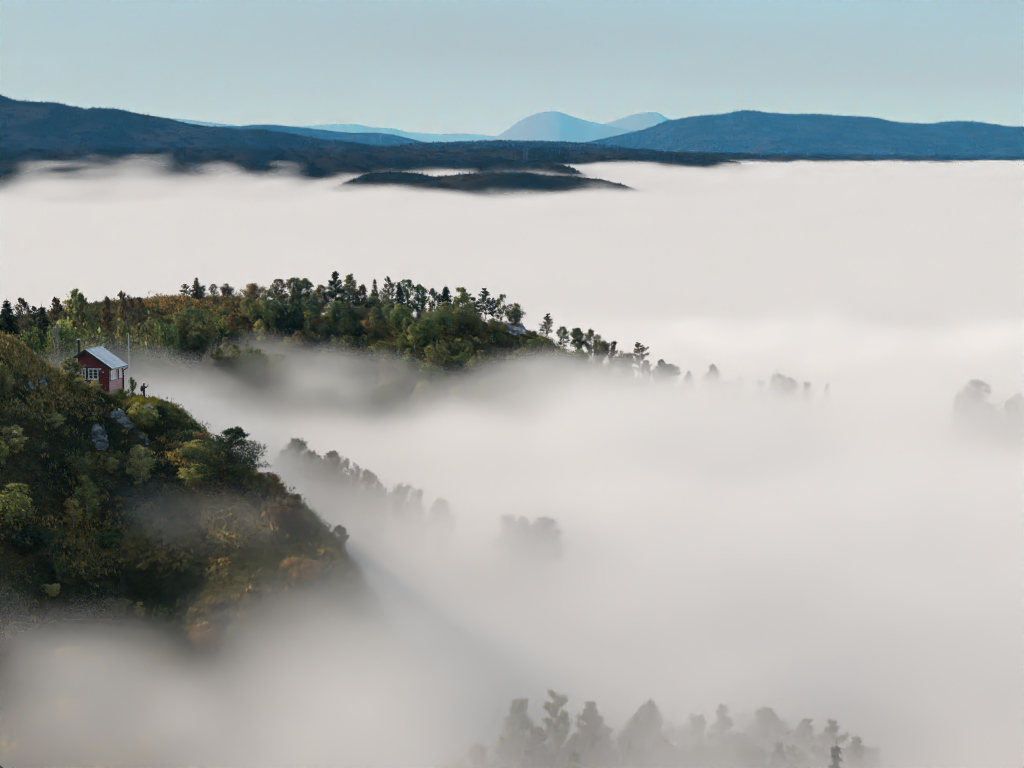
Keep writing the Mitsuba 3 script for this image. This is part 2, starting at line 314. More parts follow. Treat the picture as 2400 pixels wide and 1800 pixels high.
LEFT_HILL = hill('left_hill', 'long dark heath hill sloping down from the left into the fog',
     [(-700, 235, 3000), (-400, 200, 3100), (-150, 192, 3250), (0, 207, 3300), (30, 217, 3300), (75, 222, 3300), (130, 222, 3300), (160, 230, 3300), (190, 237, 3300), (215, 235, 3300), (255, 238, 3300), (300, 247, 3300), (350, 255, 3300), (400, 264, 3300),
      (450, 272, 3300), (500, 279, 3300), (545, 278, 3300), (580, 279, 3300), (640, 289, 3320), (700, 300, 3340), (760, 309, 3360), (820, 318, 3380), (900, 325, 3400), (1000, 337, 3400), (1100, 345, 3400), (1180, 352, 3380), (1230, 362, 3360), (1262, 382, 3340), (1300, 405, 3330), (1345, 440, 3320)],
     620, 900, seed=3, fine=320, steps=(70, 24))
SMALL_HILL = hill('small_hill', 'small wooded hill just breaking the fog in front of the long hill',
     [(640, 440, 2870), (690, 420, 2870), (740, 400, 2880), (770, 385, 2890), (800, 374, 2900), (850, 372, 2900), (900, 374, 2900), (940, 382, 2900), (1000, 378, 2900), (1060, 374, 2900), (1130, 373, 2900), (1180, 378, 2900), (1240, 382, 2900), (1300, 388, 2900), (1345, 400, 2900), (1400, 420, 2900), (1450, 440, 2900)],
     300, 250, seed=5, fine=200, amp=0.06)
hill('blue_hill', 'blue hill behind the long dark hill',
     [(250, 285, 9500), (400, 275, 9500), (520, 273, 9500), (560, 270, 9500), (600, 270, 9500), (650, 275, 9500), (700, 280, 9500), (760, 287, 9500), (820, 287, 9500), (860, 293, 9500), (900, 303, 9500), (940, 313, 9500)],
     2500, 1500, seed=8)
MIDDLE_HILL = hill('middle_hill', 'low dark wooded hill in the middle distance',
     [(640, 330, 4600), (760, 322, 4600), (820, 317, 4600), (900, 309, 4600), (1000, 306, 4600), (1100, 305, 4600), (1200, 306, 4600), (1280, 311, 4600), (1350, 319, 4600), (1450, 328, 4600), (1550, 341, 4600), (1615, 356, 4600)],
     500, 600, seed=9, fine=260, amp=0.03)
RIGHT_MOUNTAIN = hill('right_mountain', 'broad blue wooded mountain on the right',
     [(1180, 325, 9000), (1285, 304, 9000), (1350, 290, 9000), (1400, 277, 9000), (1440, 262, 9000), (1500, 251, 9000), (1560, 248, 9000), (1600, 239, 9000), (1640, 243, 9000), (1700, 248, 9000), (1760, 248, 9000), (1800, 252, 9000), (1870, 255, 9000),
      (1930, 266, 9000), (2000, 268, 9000), (2012, 270, 9000), (2040, 263, 9000), (2080, 262, 9000), (2130, 268, 9000), (2145, 273, 9000), (2212, 274, 9000), (2400, 262, 9000), (2700, 280, 9000)],
     3000, 2000, seed=12, fine=320, amp=0.03)
hill('far_peak', 'pale blue peak far away in the centre',
     [(1020, 303, 32000), (1065, 298, 32000), (1090, 285, 32000), (1120, 262, 32000), (1150, 248, 32000), (1180, 241, 32000), (1205, 241, 32000), (1235, 252, 32000), (1270, 262, 32000), (1310, 270, 32000), (1400, 290, 32000), (1500, 303, 32000)],
     5000, 4000, seed=14, amp=0.02)
hill('far_peak_001', 'pale blue second peak right of the far peak',
     [(1200, 300, 36000), (1270, 280, 36000), (1300, 269, 36000), (1330, 260, 36000), (1370, 247, 36000), (1400, 242, 36000), (1420, 243, 36000), (1440, 256, 36000), (1500, 270, 36000), (1600, 290, 36000)],
     5000, 4000, seed=15, amp=0.02)
hill('far_range', 'pale blue low range on the horizon left of the far peak',
     [(560, 295, 38000), (620, 280, 38000), (665, 272, 38000), (720, 268, 38000), (770, 268, 38000), (800, 275, 38000), (850, 277, 38000), (880, 286, 38000), (950, 290, 38000), (1000, 288, 38000), (1060, 293, 38000), (1140, 300, 38000)],
     4000, 3000, seed=16, amp=0.02)
hill('far_range_001', 'pale blue low range just showing over the long dark hill',
     [(200, 290, 30000), (300, 262, 30000), (350, 254, 30000), (400, 258, 30000), (450, 264, 30000), (510, 271, 30000), (600, 285, 30000), (680, 300, 30000)],
     4000, 3000, seed=17, amp=0.02)
scene['ground'] = {'type': 'rectangle', 'to_world': T().translate([0, 15000, -130]).scale([31000, 31000, 1]), 'bsdf': {'type': 'ref', 'id': 'mat_heath'}}
tag('ground', 'valley floor hidden under the fog', kind='structure')



# ------------------------------------------------------------------ plants
def cast(u, v):
    """Where the lines of sight through the pixels u, v first meet the near terrain."""
    u, v = np.broadcast_arrays(np.asarray(u, float), np.asarray(v, float))
    d = np.arange(100, 460, 0.75)
    p = at(u[..., None] + 0 * d, v[..., None] + 0 * d, d)
    hit = p[..., 2] < gz(p[..., 0], p[..., 1])
    k = np.where(hit.any(-1), np.argmax(hit, -1), np.argmin(p[..., 2] - gz(p[..., 0], p[..., 1]), -1))
    return np.take_along_axis(p, k[..., None, None], -2)[..., 0, :]


def unit(v):
    return v / (np.linalg.norm(v, axis=-1, keepdims=True) + 1e-9)


def tubes(paths, sides=5):
    """[(points, radii), ...] -> vertices, triangles."""
    V, F, at_ = [], [], 0
    for p, r in paths:
        p = np.asarray(p, float)
        t = unit(np.gradient(p, axis=0))
        a = unit(np.cross(t, np.where(np.abs(t[:, 2:]) < 0.9, [0, 0, 1.0], [1.0, 0, 0])))
        b, g = np.cross(t, a), np.arange(sides) * 2 * np.pi / sides
        v = p[:, None] + np.broadcast_to(r, (len(p),))[:, None, None] * (np.cos(g)[None, :, None] * a[:, None] + np.sin(g)[None, :, None] * b[:, None])
        i, j = np.meshgrid(np.arange(len(p) - 1), np.arange(sides), indexing='ij')
        q = np.stack([i * sides + j, i * sides + (j + 1) % sides, (i + 1) * sides + (j + 1) % sides, (i + 1) * sides + j], -1).reshape(-1, 4)
        V.append(v.reshape(-1, 3))
        F += [q[:, [0, 1, 2]] + at_, q[:, [0, 2, 3]] + at_]
        at_ += v.shape[0] * sides
    return np.vstack(V), np.vstack(F)


def leaves(c, size, r, color, aspect=0.6, vary=0.35, along=None):
    """One small rhombus per centre, turned at random (or along a direction), each with a colour of its own."""
    n = len(c)
    a = unit(r.normal(size=(n, 3)) * (1 if along is None else 0.55) + (0 if along is None else along))
    b = unit(np.cross(a, r.normal(size=(n, 3))))
    s = size * r.uniform(0.6, 1.35, (n, 1))
    v = np.stack([c - a * s, c + b * s * aspect, c + a * s, c - b * s * aspect], 1).reshape(-1, 3)
    k = np.arange(n)[:, None] * 4
    f = np.concatenate([k + [0, 1, 2], k + [0, 2, 3]])
    col = np.clip(np.asarray(color) * r.uniform(1 - vary, 1 + vary, (n, 1)) * (1 + 0.12 * r.normal(size=(n, 3))), 0.004, 0.6)
    return v, f, np.repeat(col, 4, 0)


def curve(p0, p1, r, bend=0.08, k=5):
    t = np.linspace(0, 1, k)[:, None]
    L = np.linalg.norm(np.subtract(p1, p0))
    return np.asarray(p0) * (1 - t) + np.asarray(p1) * t + np.sin(np.pi * t) * r.normal(size=3) * bend * L


def leafy(v, f, col, normal):
    """A foliage mesh whose leaves share, in part, the direction their clump faces."""
    path = meshkit.write_ply((v, f), False, None, col, normals=normal)
    return {'type': 'ply', 'filename': path, 'face_normals': False, 'bsdf': {'type': 'ref', 'id': 'mat_leaf'}}


def outward(v, r):
    c = v.reshape(-1, 4, 3).mean(1)
    mid = np.array([c[:, 0].mean(), c[:, 1].mean(), 0])
    half = max(np.percentile(np.abs(c[:, :2] - mid[:2]), 95), 0.05)
    o = (c - mid) / [half, half, 1.0] * [1, 1, 0]
    o[:, 2] = (c[:, 2] - 0.42) * 1.5
    n = unit(unit(o + 1e-6) * 0.9 + r.normal(size=c.shape) * 0.36)
    return np.repeat(n, 4, 0)


# Every builder returns (wood, leaf vertices, leaf triangles, leaf colours) of a plant 1 m tall standing on the origin.
def broadleaf(seed, color, width=0.5, low=0.10, airy=0.5, stems=1, count=3000, size=0.023, lean=0.0, top=1.0):
    r = rng(seed)
    wood, cen = [], []
    for k in range(stems):
        a = r.uniform(0, 6.28)
        sp = 0.0 if stems == 1 else width * 0.32
        tip = np.array([math.cos(a) * sp + lean, math.sin(a) * sp, top * (1 if k == 0 else r.uniform(0.7, 0.95))])
        tr = curve([0, 0, -0.06], tip * [1, 1, 0.96], r, 0.05, 9)
        wood.append((tr, np.linspace(0.016, 0.004, 9) / (1 if stems == 1 else 1.4)))
        nb = int(r.integers(20, 27)) if stems == 1 else int(r.integers(9, 13))
        for i in range(nb):
            h = low + (0.97 - low) * (i + r.uniform(0, 1)) / nb
            q = np.array([np.interp(h * tip[2], tr[:, 2], tr[:, c]) for c in range(3)])
            prof = (math.sin(math.pi * min(1, ((h - low) / (1 - low)) ** 0.75 * 0.86 + 0.12)) ** 0.8)
            ln = width * 0.5 * prof * r.uniform(0.65, 1.2) / (1 if stems == 1 else 1.3)
            a = i * 2.4 + r.uniform(-0.6, 0.6)
            e = q + np.array([math.cos(a), math.sin(a), r.uniform(0.45, 1.25)]) * ln
            e[2] = min(e[2], 0.985)
            br = curve(q, e, r, 0.1)
            wood.append((br, np.linspace(0.006, 0.0015, 5)))
            for _ in range(3 if stems == 1 else 2):       # twigs
                t = r.uniform(0.35, 0.95)
                q2 = br[0] * (1 - t) + br[-1] * t
                e2 = q2 + (unit(r.normal(size=3) + [0, 0, 0.5]) * ln * 0.38 * r.uniform(0.6, 1.3))
                cen.append((q2, e2, ln * 0.6))
            cen.append((br[0] * 0.65 + br[-1] * 0.35, br[-1], ln))
        cen.append((tip * [1, 1, 0.8], tip * [1, 1, 0.99], 0.05))
    a, b = np.array([x[0] for x in cen]), np.array([x[1] for x in cen])
    ln = np.array([x[2] for x in cen]) * r.uniform(0.35, 1.5, len(cen)) ** (0.5 + 2.0 * airy)
    k = r.choice(len(a), count, p=ln / ln.sum())
    t = r.uniform(0, 1, (count, 1)) ** 0.8
    fat = (0.016 + 0.075 * width * (1.15 - 0.6 * airy)) * (0.5 + 0.8 * np.minimum(1, ln[k] * 8))[:, None] * r.uniform(0.4, 1.2, (count, 1))
    p = a[k] * (1 - t) + b[k] * t + r.normal(size=(count, 3)) * fat * 0.62
    p[:, 2] = np.maximum(np.where(p[:, 2] > 0.9, 0.9 + (p[:, 2] - 0.9) * 0.6, p[:, 2]), 0.01)
    p[:, :2] *= np.where(p[:, 2] > 0.8, 1 - 2.2 * (p[:, 2] - 0.8), 1)[:, None]
    tint = np.clip(1 + 0.24 * r.normal(size=(len(a), 1)), 0.55, 1.6)
    v, f, col = leaves(p, size, r, color)
    return tubes(wood), v, f, np.clip(col * np.repeat(tint[k], 4, 0), 0.004, 0.6)


def pine(seed, color, width=0.5, low=0.14, count=5600, size=0.024, lean=0.0, pads=66):
    r = rng(seed)
    wood, P, D = [], [], []
    tip = np.array([lean, 0, 1.0])
    tr = curve([0, 0, -0.06], tip, r, 0.04, 9)
    wood.append((tr, np.linspace(0.018, 0.004, 9)))
    for i in range(pads):
        h = low + (0.985 - low) * (i + r.uniform(0, 1)) / pads
        q = np.array([np.interp(h, tr[:, 2], tr[:, c]) for c in range(3)])
        prof = min(1.0, (1.0 - h) / (1 - low) * 1.55 + 0.06) ** 0.85 * (0.75 + 0.25 * min(1, (h - low) / 0.2))
        ln = width * 0.52 * prof * r.uniform(0.55, 1.15)
        a = i * 2.4 + r.uniform(-0.5, 0.5)
        e = q + np.array([math.cos(a), math.sin(a), r.uniform(0.1, 0.6)]) * ln
        e[2] = min(e[2], 0.99)
        br = curve(q, e, r, 0.12)
        wood.append((br, np.linspace(0.007, 0.002, 5)))
        n = max(10, int(count / pads * (0.4 + 0.6 * ln / (width * 0.4))))
        for t, wgt in ((1.0, 0.4), (0.75, 0.35), (0.5, 0.25)):
            m = int(n * wgt)
            c = br[0] * (1 - t) + br[-1] * t + r.normal(size=3) * 0.02
            k = r.uniform(max(0.2, t - 0.3), min(1.06, t + 0.2), (m, 1))
            c = br[0] * (1 - k) + br[-1] * k
            rad = 0.018 + 0.13 * ln
            o = unit(r.normal(size=(m, 3))) * r.uniform(0.05, 1, (m, 1)) ** 0.5
            P.append(c + o * rad * [1.1, 1.1, 0.75])
            D.append(unit(o + [0, 0, 0.9]))
    P, D = np.vstack(P), np.vstack(D)
    v, f, col = leaves(P, size, r, color, aspect=0.28, along=D)
    return tubes(wood), v, f, col


def spruce(seed, color, width=0.40, low=0.04, count=4200, size=0.026, dead=0.0):
    r = rng(seed)
    wood = [(curve([0, 0, -0.06], [0, 0, 1.0], r, 0.015, 7), np.linspace(0.015, 0.002, 7))]
    P, D = [], []
    whorls = 27
    for i in range(whorls):
        h = low + (0.97 - low) * (i + r.uniform(-0.2, 0.2)) / whorls
        ln0 = width * 0.5 * (1 - h) ** 0.85 / (1 - low) ** 0.85 + 0.012
        nb = int(r.integers(5, 8))
        a0 = r.uniform(0, 6.28)
        for b in range(nb):
            if r.random() < 0.12 + dead * 0.2:
                continue
            a = a0 + b * 6.28 / nb + r.uniform(-0.3, 0.3)
            ln = ln0 * r.uniform(0.6, 1.2)
            out = np.array([math.cos(a), math.sin(a), 0])
            t = np.linspace(0, 1, 4)[:, None]
            br = np.array([0, 0, h]) + out * ln * t + np.array([0, 0, 1]) * (-0.30 * ln * t + 0.18 * ln * t ** 3)
            wood.append((br, np.linspace(0.004, 0.001, 4)))
            m = max(4, int(count / whorls / nb * (0.25 + 1.5 * (1 - h))) )
            if r.random() < dead:
                continue
            k = r.uniform(0.15, 1.05, (m, 1))
            c = np.array([0, 0, h]) + out * ln * k + np.array([0, 0, 1]) * (-0.30 * ln * k + 0.18 * ln * k ** 3)
            side = np.cross(out, [0, 0, 1])
            P.append(c + side * r.normal(size=(m, 1)) * 0.18 * ln * (1.1 - k * 0.6) + r.normal(size=(m, 3)) * [0.004, 0.004, 0.008] - [0, 0, 0.008])
            D.append(np.repeat((out * 0.8 - [0, 0, 0.5])[None], m, 0) + side * r.normal(size=(m, 1)) * 0.5)
    P, D = np.vstack(P), unit(np.vstack(D))
    v, f, col = leaves(P, size, r, color, aspect=0.32, along=D)
    return tubes(wood, 4), v, f, col


def bare(seed, color=None, width=0.45):
    """A dead conifer: grey stem and drooping bare branches, hung with fine twigs."""
    r = rng(seed)
    wood = [(curve([0, 0, -0.06], [0, 0, 1.0], r, 0.02, 7), np.linspace(0.014, 0.003, 7))]
    for i in range(60):
        h = r.uniform(0.1, 0.97)
        a, ln = r.uniform(0, 6.28), width * 0.5 * (1.03 - h) ** 0.7 * r.uniform(0.6, 1.15)
        e = np.array([math.cos(a) * ln, math.sin(a) * ln, h - 0.25 * ln])
        br = curve([0, 0, h], e, r, 0.1)
        wood.append((br, np.linspace(0.004, 0.0015, 5)))
        for k in range(6):
            q = br[1 + k % 4]
            wood.append((np.stack([q, q + r.normal(size=3) * ln * 0.25 - [0, 0, 0.03]]), np.array([0.0022, 0.001])))
    return tubes(wood, 4), None, None, None


def mound(seed, color, width=1.0, count=1800, size=0.045):
    """A dense bush reaching the ground: leaves over a lumpy dome, a few stems inside."""
    r = rng(seed)
    c = np.array([[r.normal() * 0.2 * width, r.normal() * 0.2 * width, r.uniform(0.2, 0.68)] for _ in range(16)])
    rad = r.uniform(0.17, 0.31, 16) * (0.55 + 0.45 * width)
    c[:, 2] = np.minimum(c[:, 2], 0.97 - rad * 0.8)
    k = r.integers(0, 16, count)
    o = unit(r.normal(size=(count, 3))) * r.uniform(0.5, 1, (count, 1)) ** 0.5
    p = c[k] + o * rad[k][:, None]
    p[:, 2] = np.maximum(p[:, 2], r.uniform(0, 0.1, count))
    v, f, col = leaves(p, size, r, color)
    tint = np.clip(1 + 0.22 * r.normal(size=(16, 1)), 0.6, 1.5)
    return tubes([(curve([x[0] * 0.2, x[1] * 0.2, -0.08], x, r, 0.1), np.linspace(0.018, 0.006, 5)) for x in c[:9]], 4), v, f, np.clip(col * np.repeat(tint[k], 4, 0), 0.004, 0.6)


GREEN, OLIVE, LIME, YELLOW, GOLD, RUST, BROWN = (0.15, 0.20, 0.07), (0.22, 0.225, 0.09), (0.32, 0.34, 0.11), (0.58, 0.50, 0.19), (0.55, 0.40, 0.13), (0.30, 0.205, 0.09), (0.17, 0.135, 0.075)
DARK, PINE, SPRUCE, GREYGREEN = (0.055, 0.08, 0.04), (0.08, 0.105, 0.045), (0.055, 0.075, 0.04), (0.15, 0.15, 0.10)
scene['mat_leaf'] = {'type': 'principledthin', 'base_color': {'type': 'mesh_attribute', 'name': 'vertex_color'}, 'roughness': 0.6, 'diff_trans': 0.9, 'eta': 1.3}
scene['mat_bark'] = {'type': 'twosided', 'b': {'type': 'diffuse', 'reflectance': mikit.proc(lambda p, n, uv: mikit.mix([0.05, 0.038, 0.028], [0.13, 0.105, 0.08], mikit.fbm(p.x * 9, p.y * 9, p.z * 4, 3)))}}
scene['mat_birch_bark'] = {'type': 'twosided', 'b': {'type': 'diffuse', 'reflectance': mikit.proc(lambda p, n, uv: mikit.mix([0.45, 0.43, 0.39], [0.08, 0.07, 0.06], mikit.smoothstep(0.55, 0.7, mikit.fbm(p.x * 5, p.y * 5, p.z * 12, 3))))}}
scene['mat_dead_wood'] = {'type': 'twosided', 'b': {'type': 'diffuse', 'reflectance': mikit.proc(lambda p, n, uv: mikit.mix([0.22, 0.21, 0.20], [0.36, 0.34, 0.32], mikit.fbm(p.x * 9, p.y * 9, p.z * 4, 3)))}}
KINDS = {  # name: (builder, options, number of variants, bark)
    'birch': (broadleaf, dict(width=0.5, airy=0.6), 4, 'mat_birch_bark'),
    'open_birch': (broadleaf, dict(width=0.52, airy=0.9, low=0.12, count=2000, size=0.022), 3, 'mat_bark'),
    'round': (broadleaf, dict(width=0.9, airy=0.2, low=0.04, stems=3, count=3800, size=0.026), 4, 'mat_bark'),
    'bush': (mound, dict(), 4, 'mat_bark'),
    'pine': (pine, dict(), 4, 'mat_bark'),
    'open_pine': (pine, dict(width=0.6, low=0.25, pads=34, count=3400), 2, 'mat_bark'),
    'spruce': (spruce, dict(), 3, 'mat_bark'),
    'dead': (bare, dict(), 1, 'mat_dead_wood'),
}
GROUPS, COUNTS = {}, {}


def plant_group(kind, var, color, detail=1.0):
    key = (kind, var, tuple(color), detail)
    if key not in GROUPS:
        fn, opt, nvar, bark = KINDS[kind]
        opt = dict(opt)
        if detail != 1.0:
            opt['count'] = int(opt.get('count', {'broadleaf': 3000, 'pine': 4200, 'spruce': 4200, 'mound': 1800}[fn.__name__]) * detail)
            opt['size'] = opt.get('size', {'broadleaf': 0.023, 'pine': 0.026, 'spruce': 0.026, 'mound': 0.045}[fn.__name__]) / detail ** 0.45
        wood, v, f, c = fn(sum(map(ord, kind)) * 31 + var * 7 + 1, color, **opt)
        g = {'type': 'shapegroup', 'trunk' if fn is not mound else 'stems': mikit.ply(wood, bark)}
        if v is not None:
            g['crown' if fn is not mound else 'foliage'] = leafy(v, f, c, outward(v, rng(len(GROUPS) + 500)))
        gid = 'plant_%d' % len(GROUPS)
        scene[gid] = g
        lim = v if v is not None else wood[0]
        GROUPS[key] = (gid, float(np.percentile(np.abs(lim[:, 0]), 97)))
    return GROUPS[key]


def numbered(name):
    k = COUNTS[name] = COUNTS.get(name, -1) + 1
    return name if k == 0 else '%s_%03d' % (name, k)


RT = rng(77)
NAMES = {'birch': ('birch_tree', 'tree'), 'open_birch': ('birch_tree', 'tree'), 'round': ('leafy_tree', 'tree'), 'bush': ('bush', 'bush'), 'pine': ('pine_tree', 'tree'), 'open_pine': ('pine_tree', 'tree'), 'spruce': ('spruce_tree', 'tree'), 'dead': ('dead_tree', 'tree')}
PLANTED = []


def plant(kind, color, pos, h, label, w=None, group=None, detail=1.0, var=None, tilt=0.0, spin=None):
    """One tree or bush of its own: h metres tall, w metres wide."""
    var = int(RT.integers(0, KINDS[kind][2])) if var is None else var
    gid, half = plant_group(kind, var, color, detail)
    key = numbered(NAMES[kind][0])
    sx = h if w is None else float(np.clip(w / (2 * half), 0.55 * h, 2.4 * h))
    spin = RT.uniform(0, 360) if spin is None else spin
    scene[key] = {'type': 'instance', 'shapegroup': {'type': 'ref', 'id': gid},
                  'to_world': T().translate([float(x) for x in pos]).rotate([0, 1, 0], tilt).rotate([0, 0, 1], float(spin)).scale([float(sx), float(sx), float(h)])}
    tag(key, label, NAMES[kind][1], group)
    PLANTED.append((float(pos[0]), float(pos[1]), float(sx * half)))
    return key


def by_top(u, vtop, d, kind, color, label, w=None, **more):
    """A tree at the distance d whose top is seen at (u, vtop); it stands on the terrain below."""
    p = at(u, vtop, d)
    z = float(gz(p[0], p[1]))
    h = max(p[2] - z, 0.8)
    return plant(kind, color, (p[0], p[1], z - 0.05), h, label, None if w is None else w * d / FS, **more)


def by_foot(u, vfoot, vtop, kind, color, label, w=None, **more):
    """A tree or bush that stands where the slope is seen at (u, vfoot)."""
    p = cast(u, vfoot)
    h = (vfoot - vtop) / FS * p[1]
    return plant(kind, color, (p[0], p[1], p[2] - 0.05), h, label, None if w is None else w * p[1] / FS, **more)


# behind the crest on the left
for u, vt, d, kind, col, w, label in [
    (14, 643, 236, 'spruce', SPRUCE, 62, 'dark spruce at the left edge behind the grassy crest'),
    (-12, 668, 232, 'spruce', SPRUCE, 60, 'half hidden dark spruce cut by the left picture edge behind the grassy crest'),
    (44, 640, 246, 'open_birch', BROWN, 34, 'thin brown birch just right of the dark spruce at the left edge'),
    (90, 652, 232, 'spruce', SPRUCE, 66, 'broad ragged dark spruce in front of the dead grey tree'),
    (72, 660, 240, 'open_pine', SPRUCE, 40, 'ragged dark pine with a one sided top left of the broad ragged spruce'),
    (120, 638, 250, 'open_birch', BROWN, 36, 'slender brown birch left of the tallest birch behind the crest'),
    (160, 616, 240, 'birch', OLIVE, 58, 'tallest birch behind the crest, green with a brown top'),
    (178, 640, 244, 'open_birch', BROWN, 34, 'brown leaning birch close against the right side of the tallest birch'),
    (143, 668, 238, 'open_birch', OLIVE, 34, 'small open olive birch left of the foot of the tallest birch'),
    (196, 668, 262, 'open_birch', BROWN, 22, 'tiny thin brown birch in the gap right of the tallest birch'),
    (232, 640, 300, 'pine', BROWN, 36, 'dark brown pine standing where the ridge line starts to rise'),
    (262, 624, 306, 'open_birch', BROWN, 34, 'slim brown birch right of the dark brown pine on the rising ridge line'),
    (300, 638, 320, 'open_birch', BROWN, 34, 'low spreading brown birch on the rising bare ridge line'),
    (160, 690, 228, 'round', LIME, 44, 'light green leafy tree below the tallest birch'),
    (115, 700, 224, 'round', GREEN, 60, 'green leafy tree behind the dead grey tree'),
    (205, 700, 250, 'round', GREEN, 60, 'round green tree above the stove pipe of the cabin'),
    (250, 690, 262, 'round', OLIVE, 62, 'olive leafy tree straight above the cabin roof'),
    (300, 690, 280, 'round', OLIVE, 62, 'olive leafy tree just right of the flagpole top'),
    (60, 710, 220, 'round', GREEN, 52, 'green leafy tree under the thin brown birch by the left edge'),
    (345, 700, 300, 'round', GREEN, 64, 'green leafy tree on the slope right of the flagpole top'),
    (28, 712, 216, 'bush', DARK, 60, 'dark bush behind the grassy crest near the left edge'),
    (225, 725, 240, 'round', DARK, 64, 'dark green leafy tree behind the stove pipe'),
    (320, 735, 318, 'round', GREEN, 56, 'green tree right of the flagpole with its foot in the fog'),
    (372, 735, 326, 'round', OLIVE, 60, 'olive tree half in the fog below the bare grassy hilltop'),
]:
    by_top(u, vt, d, kind, col, label, w)
by_top(121, 692, 214, 'dead', GREYGREEN, 'dead grey tree with bare drooping branches behind the grassy crest', 56)

